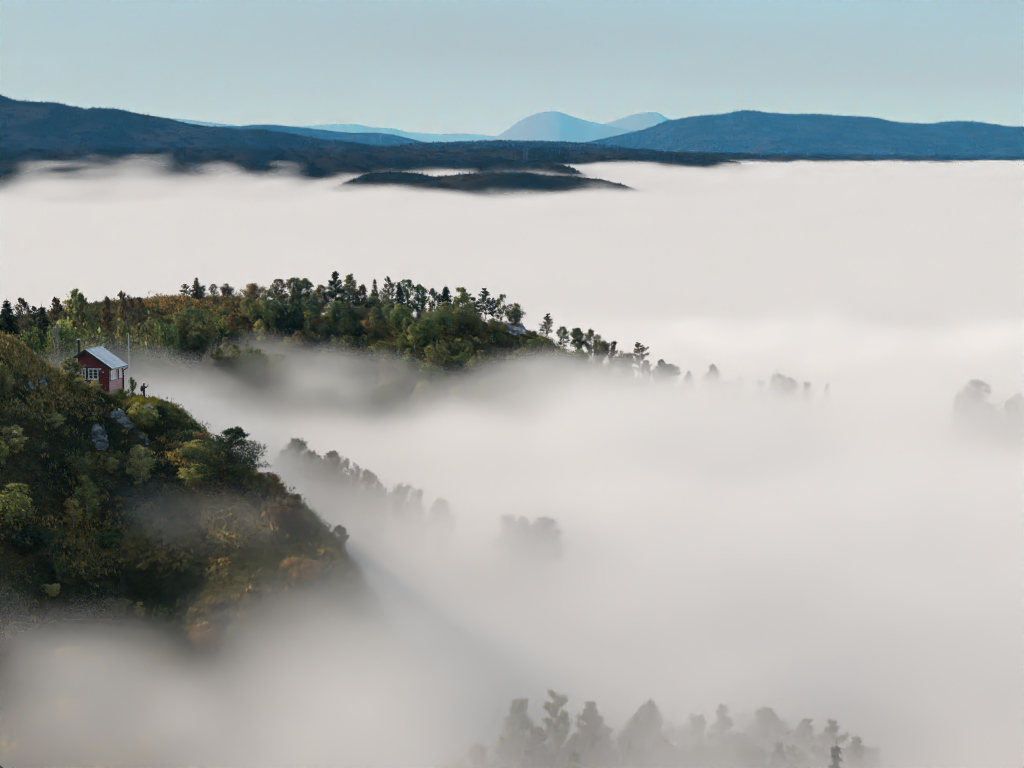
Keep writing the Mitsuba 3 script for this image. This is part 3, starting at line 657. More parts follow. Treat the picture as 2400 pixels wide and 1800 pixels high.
# on the skyline of the wooded ridge, from left to right
for u, vt, d, kind, col, w, label in [
    (400, 612, 366, 'open_birch', BROWN, 22, 'leftmost of the small trees on the bare grassy hilltop'),
    (424, 597, 366, 'spruce', BROWN, 26, 'tallest small tree on the bare grassy hilltop, pointed and brown'),
    (440, 615, 367, 'open_birch', BROWN, 24, 'tiny brown tree close right of the pointed tree on the bare hilltop'),
    (462, 612, 370, 'open_birch', BROWN, 22, 'thin wispy tree in the middle of the bare grassy hilltop'),
    (490, 612, 372, 'round', BROWN, 32, 'rightmost small round tree on the bare grassy hilltop'),
    (546, 612, 376, 'round', RUST, 50, 'rusty spreading tree where the bare hilltop meets the wood'),
    (578, 625, 374, 'birch', OLIVE, 36, 'olive birch right of the rusty spreading tree'),
    (604, 600, 380, 'open_birch', BROWN, 42, 'open brown birch on the skyline left of the twin crowned birch'),
    (634, 597, 380, 'open_birch', OLIVE, 44, 'twin crowned olive birch on the wooded skyline'),
    (660, 599, 382, 'birch', OLIVE, 50, 'broad olive birch on the wooded skyline left of the dark tall conifer'),
    (692, 612, 384, 'birch', RUST, 30, 'small rusty birch in the dip left of the dark tall conifer'),
    (724, 586, 384, 'pine', PINE, 40, 'tallest dark conifer on the wooded skyline'),
    (757, 592, 386, 'pine', OLIVE, 48, 'olive bushy pine right beside the tallest dark conifer'),
    (785, 612, 384, 'birch', RUST, 30, 'small rusty birch right of the olive bushy pine'),
    (809, 598, 386, 'spruce', BROWN, 24, 'small thin brown spruce top on the middle of the wooded skyline'),
    (838, 596, 388, 'open_pine', BROWN, 28, 'flat topped pine with gaps in the middle of the wooded skyline'),
    (862, 604, 386, 'spruce', DARK, 28, 'dark blunt conifer right of the flat topped pine'),
    (882, 600, 388, 'open_birch', GREEN, 40, 'green airy birch right of the dark blunt conifer'),
    (905, 612, 388, 'birch', GREEN, 36, 'green birch sloping down the skyline after the airy birch'),
    (935, 620, 390, 'open_birch', GREYGREEN, 34, 'grey green thin birch with bare twigs on the skyline'),
    (963, 614, 390, 'spruce', DARK, 42, 'dark broad spruce with a bare tip right of the thin birch'),
    (998, 618, 390, 'birch', LIME, 54, 'light green birch with a pointed top near the right end of the wood'),
    (1022, 640, 390, 'birch', OLIVE, 40, 'olive birch under the right side of the light green birch'),
    (1046, 622, 396, 'open_pine', DARK, 34, 'layered pine standing free in front of the fog above the little cliff'),
    (1066, 643, 397, 'open_pine', DARK, 26, 'short dark pine right of the layered pine above the little cliff'),
    (1082, 633, 398, 'open_birch', OLIVE, 28, 'open tree above the edge of the little cliff'),
    (1106, 655, 398, 'round', OLIVE, 38, 'low round tree at the outer end of the little cliff'),
    (1184, 677, 396, 'open_pine', DARK, 28, 'small lone tree on the falling skyline right of the little cliff'),
    (1216, 703, 396, 'open_birch', GREEN, 30, 'low twiggy green tree on the falling skyline after the lone tree'),
    (1246, 706, 396, 'birch', GREEN, 34, 'green tree on the falling skyline left of the leaning one'),
    (1276, 708, 396, 'open_birch', OLIVE, 28, 'leaning olive tree on the falling skyline'),
    (1294, 722, 395, 'round', OLIVE, 34, 'round olive crown against the leaning tree on the falling skyline'),
    (1326, 734, 394, 'open_birch', BROWN, 30, 'brown round topped tree second last before the fog on the skyline'),
    (1350, 752, 392, 'bush', BROWN, 40, 'brown bush between the last two clear trees on the skyline'),
    (1378, 738, 393, 'open_pine', BROWN, 38, 'last clear tree on the falling skyline before the fog'),
    (1398, 776, 390, 'birch', BROWN, 30, 'brown tree fading under the last clear tree of the skyline'),
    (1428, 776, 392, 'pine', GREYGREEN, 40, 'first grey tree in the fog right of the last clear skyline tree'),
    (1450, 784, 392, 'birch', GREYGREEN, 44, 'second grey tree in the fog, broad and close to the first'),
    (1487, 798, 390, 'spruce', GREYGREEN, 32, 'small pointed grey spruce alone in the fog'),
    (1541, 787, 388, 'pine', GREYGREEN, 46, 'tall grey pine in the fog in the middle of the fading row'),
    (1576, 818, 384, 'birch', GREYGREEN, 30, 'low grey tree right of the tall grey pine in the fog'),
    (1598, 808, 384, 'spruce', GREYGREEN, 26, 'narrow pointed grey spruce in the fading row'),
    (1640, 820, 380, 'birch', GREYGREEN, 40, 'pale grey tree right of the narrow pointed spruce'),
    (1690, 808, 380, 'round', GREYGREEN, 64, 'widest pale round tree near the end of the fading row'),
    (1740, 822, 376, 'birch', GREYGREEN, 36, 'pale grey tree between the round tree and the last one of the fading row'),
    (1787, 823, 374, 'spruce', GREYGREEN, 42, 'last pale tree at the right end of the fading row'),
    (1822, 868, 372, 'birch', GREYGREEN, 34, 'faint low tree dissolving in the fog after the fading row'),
    (2070, 846, 330, 'birch', GREYGREEN, 56, 'faint tree at the left side of the blurred clump on the right'),
    (2114, 815, 330, 'birch', GREYGREEN, 70, 'tallest faint tree of the blurred clump on the right'),
    (2160, 862, 328, 'round', GREYGREEN, 80, 'faint round tree in the middle of the blurred clump on the right'),
    (2200, 848, 330, 'birch', GREYGREEN, 64, 'faint tree at the right picture edge in the blurred clump'),
    # on the low spur behind the big pine
    (612, 968, 226, 'open_birch', OLIVE, 36, 'pale left companion of the first tall birch behind the big dark pine'),
    (641, 942, 228, 'birch', OLIVE, 56, 'first tall birch out of the fog right of the big dark pine'),
    (668, 968, 226, 'birch', BROWN, 34, 'brownish tree just right of the first tall birch in the fog'),
    (688, 974, 226, 'spruce', BROWN, 30, 'small pointed conifer in the row of misty trees behind the big pine'),
    (718, 968, 224, 'birch', BROWN, 50, 'tall dark misty tree in the middle of the row behind the big pine'),
    (745, 990, 223, 'round', BROWN, 52, 'round misty tree right of the tall dark one in the row'),
    (700, 1005, 224, 'round', BROWN, 56, 'misty bush like tree under the middle of the row behind the big pine'),
    (791, 1008, 220, 'birch', BROWN, 42, 'misty pointed birch standing apart at the right of the row'),
    (812, 1050, 218, 'round', BROWN, 56, 'pale round tree sinking into fog below the pointed misty birch'),
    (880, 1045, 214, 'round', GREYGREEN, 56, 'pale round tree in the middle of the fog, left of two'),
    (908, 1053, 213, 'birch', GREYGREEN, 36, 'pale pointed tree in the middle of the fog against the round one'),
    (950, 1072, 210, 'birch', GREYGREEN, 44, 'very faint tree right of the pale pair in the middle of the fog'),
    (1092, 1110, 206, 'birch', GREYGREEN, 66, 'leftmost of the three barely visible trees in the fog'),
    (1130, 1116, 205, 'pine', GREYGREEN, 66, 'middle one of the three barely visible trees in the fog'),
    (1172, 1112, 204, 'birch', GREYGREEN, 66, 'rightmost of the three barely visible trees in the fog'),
    # in the foreground fog along the bottom
    (1003, 1612, 146, 'round', RUST, 96, 'round rusty tree at the bottom edge left of the misty pines'),
    (1062, 1640, 148, 'open_birch', BROWN, 60, 'thin branched tree at the bottom edge between the rusty tree and the pines'),
    (1120, 1508, 152, 'pine', OLIVE, 116, 'leftmost tall misty pine at the bottom'),
    (1194, 1496, 150, 'open_pine', OLIVE, 110, 'tallest misty pine at the bottom with open layered branches'),
    (1160, 1570, 147, 'pine', BROWN, 110, 'lower misty pine filling the gap between the two tall pines'),
    (1275, 1516, 152, 'pine', BROWN, 96, 'misty pine with a knobbly top, third of the tall ones at the bottom'),
    (1322, 1590, 150, 'round', BROWN, 80, 'low misty tree right of the knobbly topped pine'),
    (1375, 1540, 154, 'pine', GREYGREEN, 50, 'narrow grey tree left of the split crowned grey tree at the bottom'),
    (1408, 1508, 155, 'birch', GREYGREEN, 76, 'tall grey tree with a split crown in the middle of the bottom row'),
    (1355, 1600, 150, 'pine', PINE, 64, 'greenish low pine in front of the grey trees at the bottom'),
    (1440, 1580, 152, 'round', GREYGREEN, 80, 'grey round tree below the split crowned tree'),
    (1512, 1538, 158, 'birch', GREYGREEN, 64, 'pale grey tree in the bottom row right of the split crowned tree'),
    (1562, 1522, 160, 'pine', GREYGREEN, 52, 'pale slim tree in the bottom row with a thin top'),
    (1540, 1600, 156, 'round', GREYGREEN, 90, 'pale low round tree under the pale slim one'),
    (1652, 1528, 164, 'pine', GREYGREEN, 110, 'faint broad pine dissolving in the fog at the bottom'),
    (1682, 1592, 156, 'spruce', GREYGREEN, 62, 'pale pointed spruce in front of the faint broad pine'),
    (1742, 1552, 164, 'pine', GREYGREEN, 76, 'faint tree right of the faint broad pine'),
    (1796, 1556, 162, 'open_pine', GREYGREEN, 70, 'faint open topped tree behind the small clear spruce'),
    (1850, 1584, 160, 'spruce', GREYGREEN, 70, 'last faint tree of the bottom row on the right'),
    (1806, 1594, 147, 'spruce', SPRUCE, 60, 'small clear dark spruce at the bottom, nearest of the row'),
]:
    by_top(u, vt, d, kind, col, label, w * (1.3 if d < 230 else 1.0), detail=2.2 if d < 230 else 1.0)
for k, (u, vt, d) in enumerate([(1085, 1590, 150), (1140, 1600, 145), (1235, 1585, 148), (1300, 1560, 156), (1385, 1600, 150), (1475, 1560, 160), (1500, 1610, 152), (1600, 1580, 160), (1625, 1610, 154), (1710, 1610, 158), (1770, 1610, 160), (1590, 1545, 168), (1240, 1620, 142), (1890, 1610, 164)]):
    by_top(u, vt, d, ('pine', 'birch', 'round')[k % 3], (OLIVE, BROWN, GREYGREEN)[k % 3], 'half hidden grey tree filling the misty row along the bottom', 95, group='trees filling the misty row along the bottom', detail=2.2)

# on the near slope
plant_group('pine', 0, PINE)
KINDS['crooked_pine'] = (pine, dict(width=0.95, low=0.12, lean=0.14, pads=90, count=12000, size=0.019), 1, 'mat_bark')
NAMES['crooked_pine'] = ('pine_tree', 'tree')
by_foot(490, 1066, 920, 'crooked_pine', DARK, 'big dark crooked pine on the edge of the near slope', 150, var=0, spin=0)
for u, vf, vt, kind, col, w, label in [
    (300, 1052, 956, 'birch', YELLOW, 60, 'bright yellow green birch alone in the middle of the near slope'),
    (238, 1028, 984, 'birch', YELLOW, 26, 'small yellow birch left of the bright yellow green birch'),
    (186, 1142, 1020, 'birch', LIME, 66, 'tall green tree rising from the dark near slope'),
    (150, 1150, 1072, 'birch', GOLD, 46, 'golden leaning birch left of the foot of the tall green tree'),
    (166, 1040, 984, 'round', OLIVE, 50, 'olive bushy tree above the tall green tree'),
    (38, 990, 914, 'birch', YELLOW, 62, 'yellow olive birch near the left edge of the near slope'),
    (2, 1018, 950, 'round', LIME, 40, 'bright green bush cut by the left picture edge'),
    (34, 1140, 1042, 'round', LIME, 96, 'large green bush with a yellow rim low at the left edge'),
    (4, 1120, 1060, 'round', GREEN, 60, 'green bush behind the large yellow rimmed bush'),
    (60, 1200, 1130, 'round', DARK, 100, 'dark green bush below the large yellow rimmed bush'),
    (120, 930, 890, 'birch', YELLOW, 40, 'pale yellow bush on the upper near slope below the left rocks'),
    (5, 870, 780, 'round', OLIVE, 44, 'olive bush at the left edge left of the grey rocks'),
    (305, 935, 868, 'round', LIME, 58, 'yellow green bush under the ledge where the person stands'),
    (345, 902, 866, 'bush', DARK, 34, 'dark bush at the outer end of the ledge'),
    (328, 925, 880, 'bush', GREEN, 40, 'green bush right below the ledge'),
    (432, 960, 928, 'bush', RUST, 30, 'rusty shrub on the slope edge right of the ledge'),
    (425, 985, 950, 'round', LIME, 50, 'light green shrub left above the big pine'),
    (420, 1050, 1000, 'round', LIME, 60, 'yellow green bush against the left side of the big pine'),
    (405, 1000, 962, 'round', OLIVE, 50, 'olive shrub on the slope left of the big pine'),
    (575, 1075, 1016, 'round', RUST, 44, 'rusty round tree right of the big pine'),
    (553, 1085, 1020, 'round', OLIVE, 44, 'olive round tree between the big pine and the rusty tree'),
    (598, 1090, 1030, 'birch', RUST, 32, 'rusty birch at the right of the rusty round tree'),
    (626, 1135, 1064, 'round', BROWN, 56, 'dark grey brown round tree at the misty slope edge'),
    (600, 1130, 1080, 'bush', BROWN, 50, 'brown bush left of the dark grey brown tree'),
    (734, 1200, 1130, 'birch', RUST, 40, 'orange tree alone in the fog below the misty row'),
    (650, 1262, 1204, 'round', RUST, 74, 'orange brown round tree in the fog low on the slope edge'),
    (300, 1140, 1100, 'round', GREEN, 50, 'green bush below the bright yellow green birch'),
    (330, 1110, 1075, 'bush', OLIVE, 46, 'olive bush where the fog reaches up the near slope'),
    (235, 1180, 1140, 'round', GREEN, 70, 'green bush right below the tall green tree'),
    (120, 1262, 1205, 'open_birch', GREEN, 30, 'thin pale stemmed young birch above the fog edge'),
    (114, 1290, 1255, 'bush', YELLOW, 36, 'yellow bush just inside the fog edge at the left'),
    (300, 1345, 1296, 'birch', GOLD, 34, 'small golden tree in the fog below the dark slope'),
    (252, 1330, 1290, 'round', OLIVE, 50, 'olive bush in the fog left of the small golden tree'),
    (438, 1410, 1344, 'round', RUST, 60, 'orange tree blurred by fog low on the slope'),
    (505, 1385, 1345, 'bush', GREEN, 30, 'small green bush blurred by fog right of the orange tree'),
    (140, 1490, 1392, 'birch', GOLD, 84, 'golden leaved tree in the fog near the lower left'),
    (205, 1500, 1410, 'birch', GOLD, 56, 'golden leaved tree beside the larger golden one in the fog'),
    (140, 1570, 1500, 'birch', GOLD, 60, 'pale golden tree in thick fog at the lower left'),
    (30, 1420, 1340, 'round', BROWN, 70, 'dark blurred bush in the fog at the left edge'),
    (470, 1320, 1290, 'bush', BROWN, 50, 'brown shrub in the fog on the lower slope'),
    # round the cabin
    (150, 838, 768, 'birch', OLIVE, 44, 'olive birch close at the left side of the cabin'),
    (178, 850, 806, 'birch', YELLOW, 36, 'yellowish shrub covering the left window of the cabin'),
    (160, 856, 820, 'round', OLIVE, 40, 'olive shrub left of the cabin below the birch'),
    (206, 852, 820, 'birch', YELLOW, 24, 'small yellow shrub in front of the dark red gable'),
    (229, 851, 826, 'round', GOLD, 18, 'small orange shrub at the front corner of the cabin'),
    (258, 868, 838, 'round', GREEN, 34, 'green bush in front of the pale side wall'),
]:
    by_foot(u, vf, vt, kind, col, label, w)
by_top(282, 812, 197, 'birch', GREEN, 'slim green tree behind the rear corner of the cabin', 17)
by_top(430, 664, 340, 'round', GREEN, 'round green tree with a lit left side below the bare hilltop', 76)
by_top(617, 636, 352, 'bush', DARK, 'big dark rounded evergreen bush in the middle of the wooded ridge', 78)
by_top(561, 688, 350, 'birch', YELLOW, 'slim yellow tree left of the big dark evergreen bush', 26)
by_top(10, 1634, 26, 'open_birch', GOLD, 'leafy twigs of a near tree poking in at the lower left corner', 110, detail=0.6)

# the wood on the ridge: trees too alike to tell apart share a label and a group
FILL = [('round', GREEN, 'green leafy tree', 'green leafy trees'), ('round', OLIVE, 'olive leafy tree', 'olive leafy trees'), ('birch', OLIVE, 'olive birch', 'olive birches'), ('birch', LIME, 'light green birch', 'light green birches'),
        ('birch', RUST, 'rusty birch', 'rusty birches'), ('round', DARK, 'dark green leafy tree', 'dark green leafy trees'), ('spruce', DARK, 'dark spruce', 'dark spruces'), ('bush', OLIVE, 'olive bush', 'olive bushes'), ('bush', RUST, 'rusty bush', 'rusty bushes')]
CHANCE = np.array([0.22, 0.2, 0.15, 0.14, 0.03, 0.12, 0.04, 0.08, 0.02])
r = rng(5)
made = 0
for _ in range(6000):
    u, d = r.uniform(190, 1420), r.uniform(312, 398)
    p = at(u, 700, d)
    z = float(gz(p[0], p[1]))
    v = 298 - z / d * FS
    if u < 540 and v < 676 + 0 * u or z < -50:
        continue
    k = int(r.choice(len(FILL), p=CHANCE))
    kind, col, one, many = FILL[k]
    h = r.uniform(3.2, 6.6) if kind != 'bush' else r.uniform(1.2, 2.6)
    if u > 1060:
        h *= 0.6
    if v - h / d * FS < np.interp(u, [200, 430, 540, 640, 900, 1000, 1090, 1200, 1390], [695, 665, 640, 622, 622, 640, 690, 725, 800]):
        continue
    wr = h * (0.3 if kind != 'bush' else 0.5)
    if any((p[0] - a) ** 2 + (p[1] - b) ** 2 < (0.55 * (wr + c)) ** 2 + 1.0 for a, b, c in PLANTED):
        continue
    plant(kind, col, (p[0], p[1], z - 0.1), h, one + ' among many in the wood covering the ridge', group=many + ' in the wood covering the ridge')
    made += 1
    if made >= 235:
        break
print('filled', made, 'plants', len(PLANTED), 'groups', len(GROUPS))


# ------------------------------------------------------------------ ground cover: heather, grass and low brush, each one mesh
def cover(key, label, kind, pts, size, per, palette, seed, leaf=0.5, spread=0.55, upright=0.6, color_of=None):
    """Tufts of small leaves at the points of the terrain."""
    r = rng(seed)
    n = len(pts)
    s = size * r.uniform(0.55, 1.4, n)
    c = np.repeat(pts, per, 0)
    k = np.repeat(s, per)[:, None]
    o = r.normal(size=(n * per, 3)) * [spread, spread, spread * 0.55] + [0, 0, upright * 0.55]
    o[:, 2] = np.abs(o[:, 2])
    a = unit(r.normal(size=(n * per, 3)) * 0.7 + [0, 0, upright * 2])
    b = unit(np.cross(a, r.normal(size=(n * per, 3))))
    L = k * leaf * r.uniform(0.6, 1.3, (n * per, 1))
    q = c + o * k
    v = np.stack([q - a * L, q + b * L * 0.38, q + a * L, q - b * L * 0.38], 1).reshape(-1, 3)
    i = np.arange(n * per)[:, None] * 4
    f = np.concatenate([i + [0, 1, 2], i + [0, 2, 3]])
    col = palette[r.integers(0, len(palette), n)] if color_of is None else color_of(pts, r)
    col = np.repeat(col * r.uniform(0.7, 1.3, (n, 1)), per, 0) * r.uniform(0.75, 1.25, (n * per, 1))
    nn = unit(o * [0.5, 0.5, 0.35] + r.normal(size=o.shape) * 0.32 + [0, 0, 0.45])
    scene[key] = leafy(v, f, np.repeat(np.clip(col, 0.004, 0.6), 4, 0), np.repeat(nn, 4, 0))
    tag(key, label, 'ground cover', kind='stuff')


ROCKS = [[(230, 890), (262, 888), (290, 918), (328, 962), (322, 970), (288, 938), (258, 918), (236, 903)], [(194, 915), (214, 920), (234, 948), (232, 972), (212, 977), (194, 955)], [(15, 808), (38, 814), (64, 828), (82, 846), (66, 845), (42, 828), (20, 824)],
         [(74, 822), (104, 818), (110, 836), (92, 842)], [(302, 876), (330, 876), (334, 892), (308, 892)], [(1085, 700), (1128, 702), (1140, 722), (1100, 726)]]


def off_rock(p):
    import shapely
    from shapely.geometry import Polygon
    c, t = math.cos(PITCH), math.sin(PITCH)
    f = p[:, 1] * c - p[:, 2] * t
    u, v = 1106 + FS * p[:, 0] / f, 829.5 - FS * (p[:, 1] * t + p[:, 2] * c) / f
    q = shapely.points(u, v - 4)
    on = np.zeros(len(p), bool)
    for k in ROCKS:
        on |= shapely.contains(Polygon(k).buffer(1.5), q)
    return p[~on]


def seen(n, box, seed, into=3.5):
    """Random points of the terrain inside the box that face the camera or lie just past a crest."""
    r = rng(seed)
    x, y = r.uniform(box[0], box[1], n), r.uniform(box[2], box[3], n)
    z = gz(x, y)
    keep = np.ones(n, bool)
    for t in np.linspace(0.35, 0.985, 60):
        keep &= gz(x * t, y * t) < z * t + 1.2
    u = x / y * FS * 0.99 + 1106
    keep &= z > fog_top(np.stack([x, y], 1)) - into * (0.25 + 0.75 * r.random(n))      # thinning out where the fog hides it
    return off_rock(np.stack([x, y, z], 1)[keep & (u > -60) & (u < 2260)])


def heath_colors(pts, r):
    n1 = meshkit.fbm(pts / [6, 6, 3], 3, 21)
    n2 = meshkit.fbm(pts / [2.2, 2.2, 2], 3, 22)
    pal = np.array([(0.07, 0.056, 0.03), (0.075, 0.092, 0.034), (0.19, 0.18, 0.06), (0.04, 0.052, 0.025)])
    k = np.digitize(n1 + 0.5 * (n2 - 0.5) + 0.05 * r.normal(size=len(pts)), [0.40, 0.52, 0.63])
    c = pal[np.array([3, 1, 0, 2])[k]]
    crest = np.exp(-np.maximum(0, pts[:, 1] - 300) / 1e9)[:, None]
    ledge = np.exp(-(((pts[:, 0] + 36.6) / 2.2) ** 2 + ((pts[:, 1] - 190) / 1.8) ** 2))[:, None]
    return c * (1 - ledge) + np.array([0.30, 0.27, 0.03]) * ledge


def gold_colors(pts, r):
    n1 = meshkit.fbm(pts / [5, 5, 3], 3, 31)[:, None]
    ledge = np.exp(-(((pts[:, 0] + 36.6) / 2.2) ** 2 + ((pts[:, 1] - 190) / 1.8) ** 2))[:, None]
    c = np.array([0.44, 0.28, 0.10]) * n1 * 1.3 + np.array([0.27, 0.25, 0.08]) * (1 - n1)
    return c * (1 - ledge) + np.array([0.36, 0.32, 0.03]) * ledge


house_at = np.array([-41.6, 193.3])


def clear(p, rad=2.9):
    return p[((p[:, :2] - house_at) ** 2).sum(1) > rad ** 2]


near = clear(seen(80000, (-56, -8, 138, 214), 41, 12.0))
cover('heather', 'brown and green heather over the near slope', 'stuff', near, 0.36, 13, None, 42, leaf=0.23, color_of=heath_colors)
gn = meshkit.fbm(near / [7, 7, 4], 3, 55)
up = near[(gn + 0.25 * sstep(-31, -21, near[:, 2]) + 0.1 * rng(1).normal(size=len(near)) > 0.665)]
cover('tall_grass', 'golden dry grass on the crest and the upper slope', 'stuff', up, 0.40, 12, None, 43, leaf=0.36, spread=0.45, upright=1.0, color_of=gold_colors)
lr = rng(71)
lx, ly = -36.6 + lr.normal(size=1500) * 1.25, 190 + lr.normal(size=1500) * 0.95
cover('ledge_grass', 'bright yellow green grass on the ledge under the person', 'stuff', np.stack([lx, ly, gz(lx, ly)], 1), 0.14, 10, np.array([(0.52, 0.47, 0.06), (0.42, 0.42, 0.06), (0.58, 0.50, 0.08)]), 72, leaf=0.5, upright=1.0)
far = seen(60000, (-110, 165, 222, 412), 44)
hill_top = far[(far[:, 1] > 300)]
cover('ridge_heather', 'green and brown low growth under the trees of the ridge', 'stuff', far, 0.62, 9, np.array([(0.06, 0.075, 0.03), (0.09, 0.10, 0.04), (0.12, 0.085, 0.045), (0.05, 0.06, 0.03)]), 45, leaf=0.28)
bald = np.exp(-(((hill_top[:, 0] + 62) / 16) ** 2 + ((hill_top[:, 1] - 366) / 22) ** 2))
cover('ridge_grass', 'orange brown grass on the bare hilltop of the ridge', 'stuff', hill_top[bald > 0.3 + 0.25 * rng(2).random(len(hill_top))], 0.55, 8, None, 46, leaf=0.42, upright=0.9,
      color_of=lambda p, r: np.array([0.42, 0.24, 0.08]) * (0.6 + 0.8 * meshkit.fbm(p / 5, 3, 9)[:, None]))
brush = far[(meshkit.fbm(far / [9, 9, 9], 3, 61) > 0.5)][::6]
brush = brush[(brush[:, 0] / brush[:, 1] * FS + 1106 > 330) | (brush[:, 2] < -33)]
cover('brushwood', 'low bushes filling the wood on the ridge', 'stuff', brush, 1.15, 46, np.array([GREEN, OLIVE, LIME, OLIVE, RUST, DARK]), 47, leaf=0.17, spread=0.5, upright=0.7)
sl = near[(meshkit.fbm(near / [5, 5, 5], 3, 62) > 0.52)][::22]
cover('dwarf_shrubs', 'low green shrubs between the heather of the near slope', 'stuff', sl, 0.75, 50, np.array([GREEN, OLIVE, DARK, GREEN, LIME, BROWN]), 48, leaf=0.14, spread=0.5, upright=0.7)


# ------------------------------------------------------------------ bare rock in the near slope
def rock_tex(p, n, uv):
    a = mikit.fbm(p.x * 0.9, p.y * 0.9, p.z * 2.2, 4)
    b = mikit.fbm(p.x * 5, p.y * 5, p.z * 9, 3)
    c = mikit.mix([0.09, 0.10, 0.105], [0.31, 0.33, 0.35], mikit.smoothstep(0.35, 0.65, a))
    return mikit.mix(c, [0.09, 0.10, 0.08], mikit.smoothstep(0.55, 0.72, b))


scene['mat_rock'] = {'type': 'twosided', 'b': {'type': 'diffuse', 'reflectance': mikit.proc(rock_tex)}}


def outcrop(poly, label, high=0.5, seed=1):
    """A slab of rock that stands out of the slope inside the outline."""
    from shapely.geometry import Polygon, Point
    import shapely
    pg = Polygon(poly)
    x0, y0, x1, y1 = pg.bounds
    uu, vv = np.meshgrid(np.arange(x0 - 3, x1 + 4, 1.3), np.arange(y0 - 3, y1 + 4, 1.3), indexing='ij')
    pts = shapely.points(uu, vv)
    din = np.where(shapely.contains(pg, pts), shapely.distance(pg.exterior, pts), -shapely.distance(pg.exterior, pts))
    din = din + (meshkit.noise(np.stack([uu / 7, vv / 7, 0 * uu], -1), seed) - 0.5) * 7
    p = cast(uu, vv)
    p = np.stack([ndimage.gaussian_filter(p[..., k], 1.5) for k in range(3)], -1)
    crack = np.abs(meshkit.fbm(p / [1.6, 1.6, 0.8], 3, seed + 3) - 0.5)
    lift = np.clip(din / 5, -1.2, 1) * high * (0.35 + 1.2 * meshkit.fbm(p / [1.1, 1.1, 0.5], 4, seed)) - 0.3 * (crack < 0.04)
    nrm = np.cross(np.gradient(p, axis=0), np.gradient(p, axis=1))
    nrm = unit(nrm * np.sign(-nrm[..., 1:2]))
    q = p + nrm * lift[..., None]
    n_, m_ = uu.shape
    i, j = np.meshgrid(np.arange(n_ - 1), np.arange(m_ - 1), indexing='ij')
    a = (i * m_ + j).ravel()
    f = np.concatenate([np.stack([a, a + m_, a + m_ + 1], 1), np.stack([a, a + m_ + 1, a + 1], 1)])
    key = numbered('rock_outcrop')
    scene[key] = mikit.ply((q.reshape(-1, 3), f[(din.ravel()[f] > -5).all(1)]), 'mat_rock', smooth=28)
    tag(key, label, 'rock')


outcrop(ROCKS[0], 'long slanting grey rock face below the ledge and the cabin', seed=2)
outcrop(ROCKS[1], 'short grey rock face left of the long slanting one', seed=5)
outcrop(ROCKS[2], 'grey rock slab in the grass near the left edge', seed=8, high=0.4)
outcrop(ROCKS[3], 'small grey rock right of the slab near the left edge', seed=9, high=0.4)
outcrop(ROCKS[4], 'grey rock front of the grassy ledge under the person', seed=11, high=0.35)
outcrop(ROCKS[5], 'little grey cliff at the outer end of the wooded ridge', seed=12, high=0.6)

# ------------------------------------------------------------------ the cabin
def plain(name, rgb, rough=0.6, metal=0.0, spec=0.5):
    scene[name] = {'type': 'twosided', 'b': {'type': 'principled', 'base_color': {'type': 'rgb', 'value': list(rgb)}, 'roughness': rough, 'metallic': metal, 'specular': spec}}


def painted(a, b, scale, grain):
    def fn(p, n, uv):
        return mikit.mix(a, b, mikit.smoothstep(0.35, 0.7, mikit.fbm(p.x * scale, p.y * scale, p.z * grain, 4)))
    return mikit.proc(fn)


scene['mat_red'] = {'type': 'twosided', 'b': {'type': 'principled', 'base_color': painted([0.20, 0.022, 0.024], [0.12, 0.016, 0.018], 2.0, 9.0), 'roughness': 0.6}}
scene['mat_sheen_red'] = {'type': 'twosided', 'b': {'type': 'principled', 'base_color': painted([0.58, 0.30, 0.31], [0.46, 0.20, 0.21], 2.0, 9.0), 'roughness': 0.45}}  # paled copy of the red: bright sheen on the side wall put into colour
scene['mat_slate'] = {'type': 'twosided', 'b': {'type': 'principled', 'base_color': painted([0.66, 0.70, 0.75], [0.50, 0.56, 0.63], 3.0, 3.0), 'roughness': 0.35}}
plain('mat_dark_green', (0.018, 0.03, 0.026), 0.5)
plain('mat_white', (0.78, 0.80, 0.82), 0.4)
plain('mat_concrete', (0.52, 0.55, 0.58), 0.8)
plain('mat_black_pipe', (0.02, 0.02, 0.022), 0.45, 0.3)
plain('mat_zinc', (0.45, 0.46, 0.47), 0.4, 0.8)
plain('mat_curtain', (0.6, 0.62, 0.62), 0.9)
plain('mat_room', (0.03, 0.035, 0.045), 0.9)
plain('mat_brass', (0.5, 0.35, 0.1), 0.4, 0.8)
HX, HY = np.array([0.956, -0.292, 0.0]), np.array([0.292, 0.956, 0.0])
HO = at(236, 848, 191.5)


def hw(v):
    """House coordinates (along the gable, into the house, up; origin at the front right wall corner) to the world."""
    v = np.asarray(v, float)
    return HO + v[..., :1] * HX + v[..., 1:2] * HY + v[..., 2:] * np.array([0, 0, 1.0])


def boxes(items):
    """Boxes (x0, x1, y0, y1, z0, z1) in house coordinates as one mesh."""
    ms = []
    for x0, x1, y0, y1, z0, z1 in items:
        b = trimesh.creation.box((abs(x1 - x0), abs(y1 - y0), abs(z1 - z0)))
        b.apply_translation(((x0 + x1) / 2, (y0 + y1) / 2, (z0 + z1) / 2))
        ms.append(b)
    m = trimesh.util.concatenate(ms)
    return hw(m.vertices), m.faces


def prism(poly, axis, a, b):
    """A polygon (in the two other axes) pushed from a to b along an axis of the house."""
    from shapely.geometry import Polygon
    m = trimesh.creation.extrude_polygon(Polygon(poly), b - a, engine='earcut')
    v = m.vertices
    if axis == 'y':
        return hw(np.stack([v[:, 0], v[:, 2] + a, v[:, 1]], 1)), m.faces[:, ::-1]
    return hw(np.stack([v[:, 2] + a, v[:, 0], v[:, 1]], 1)), m.faces


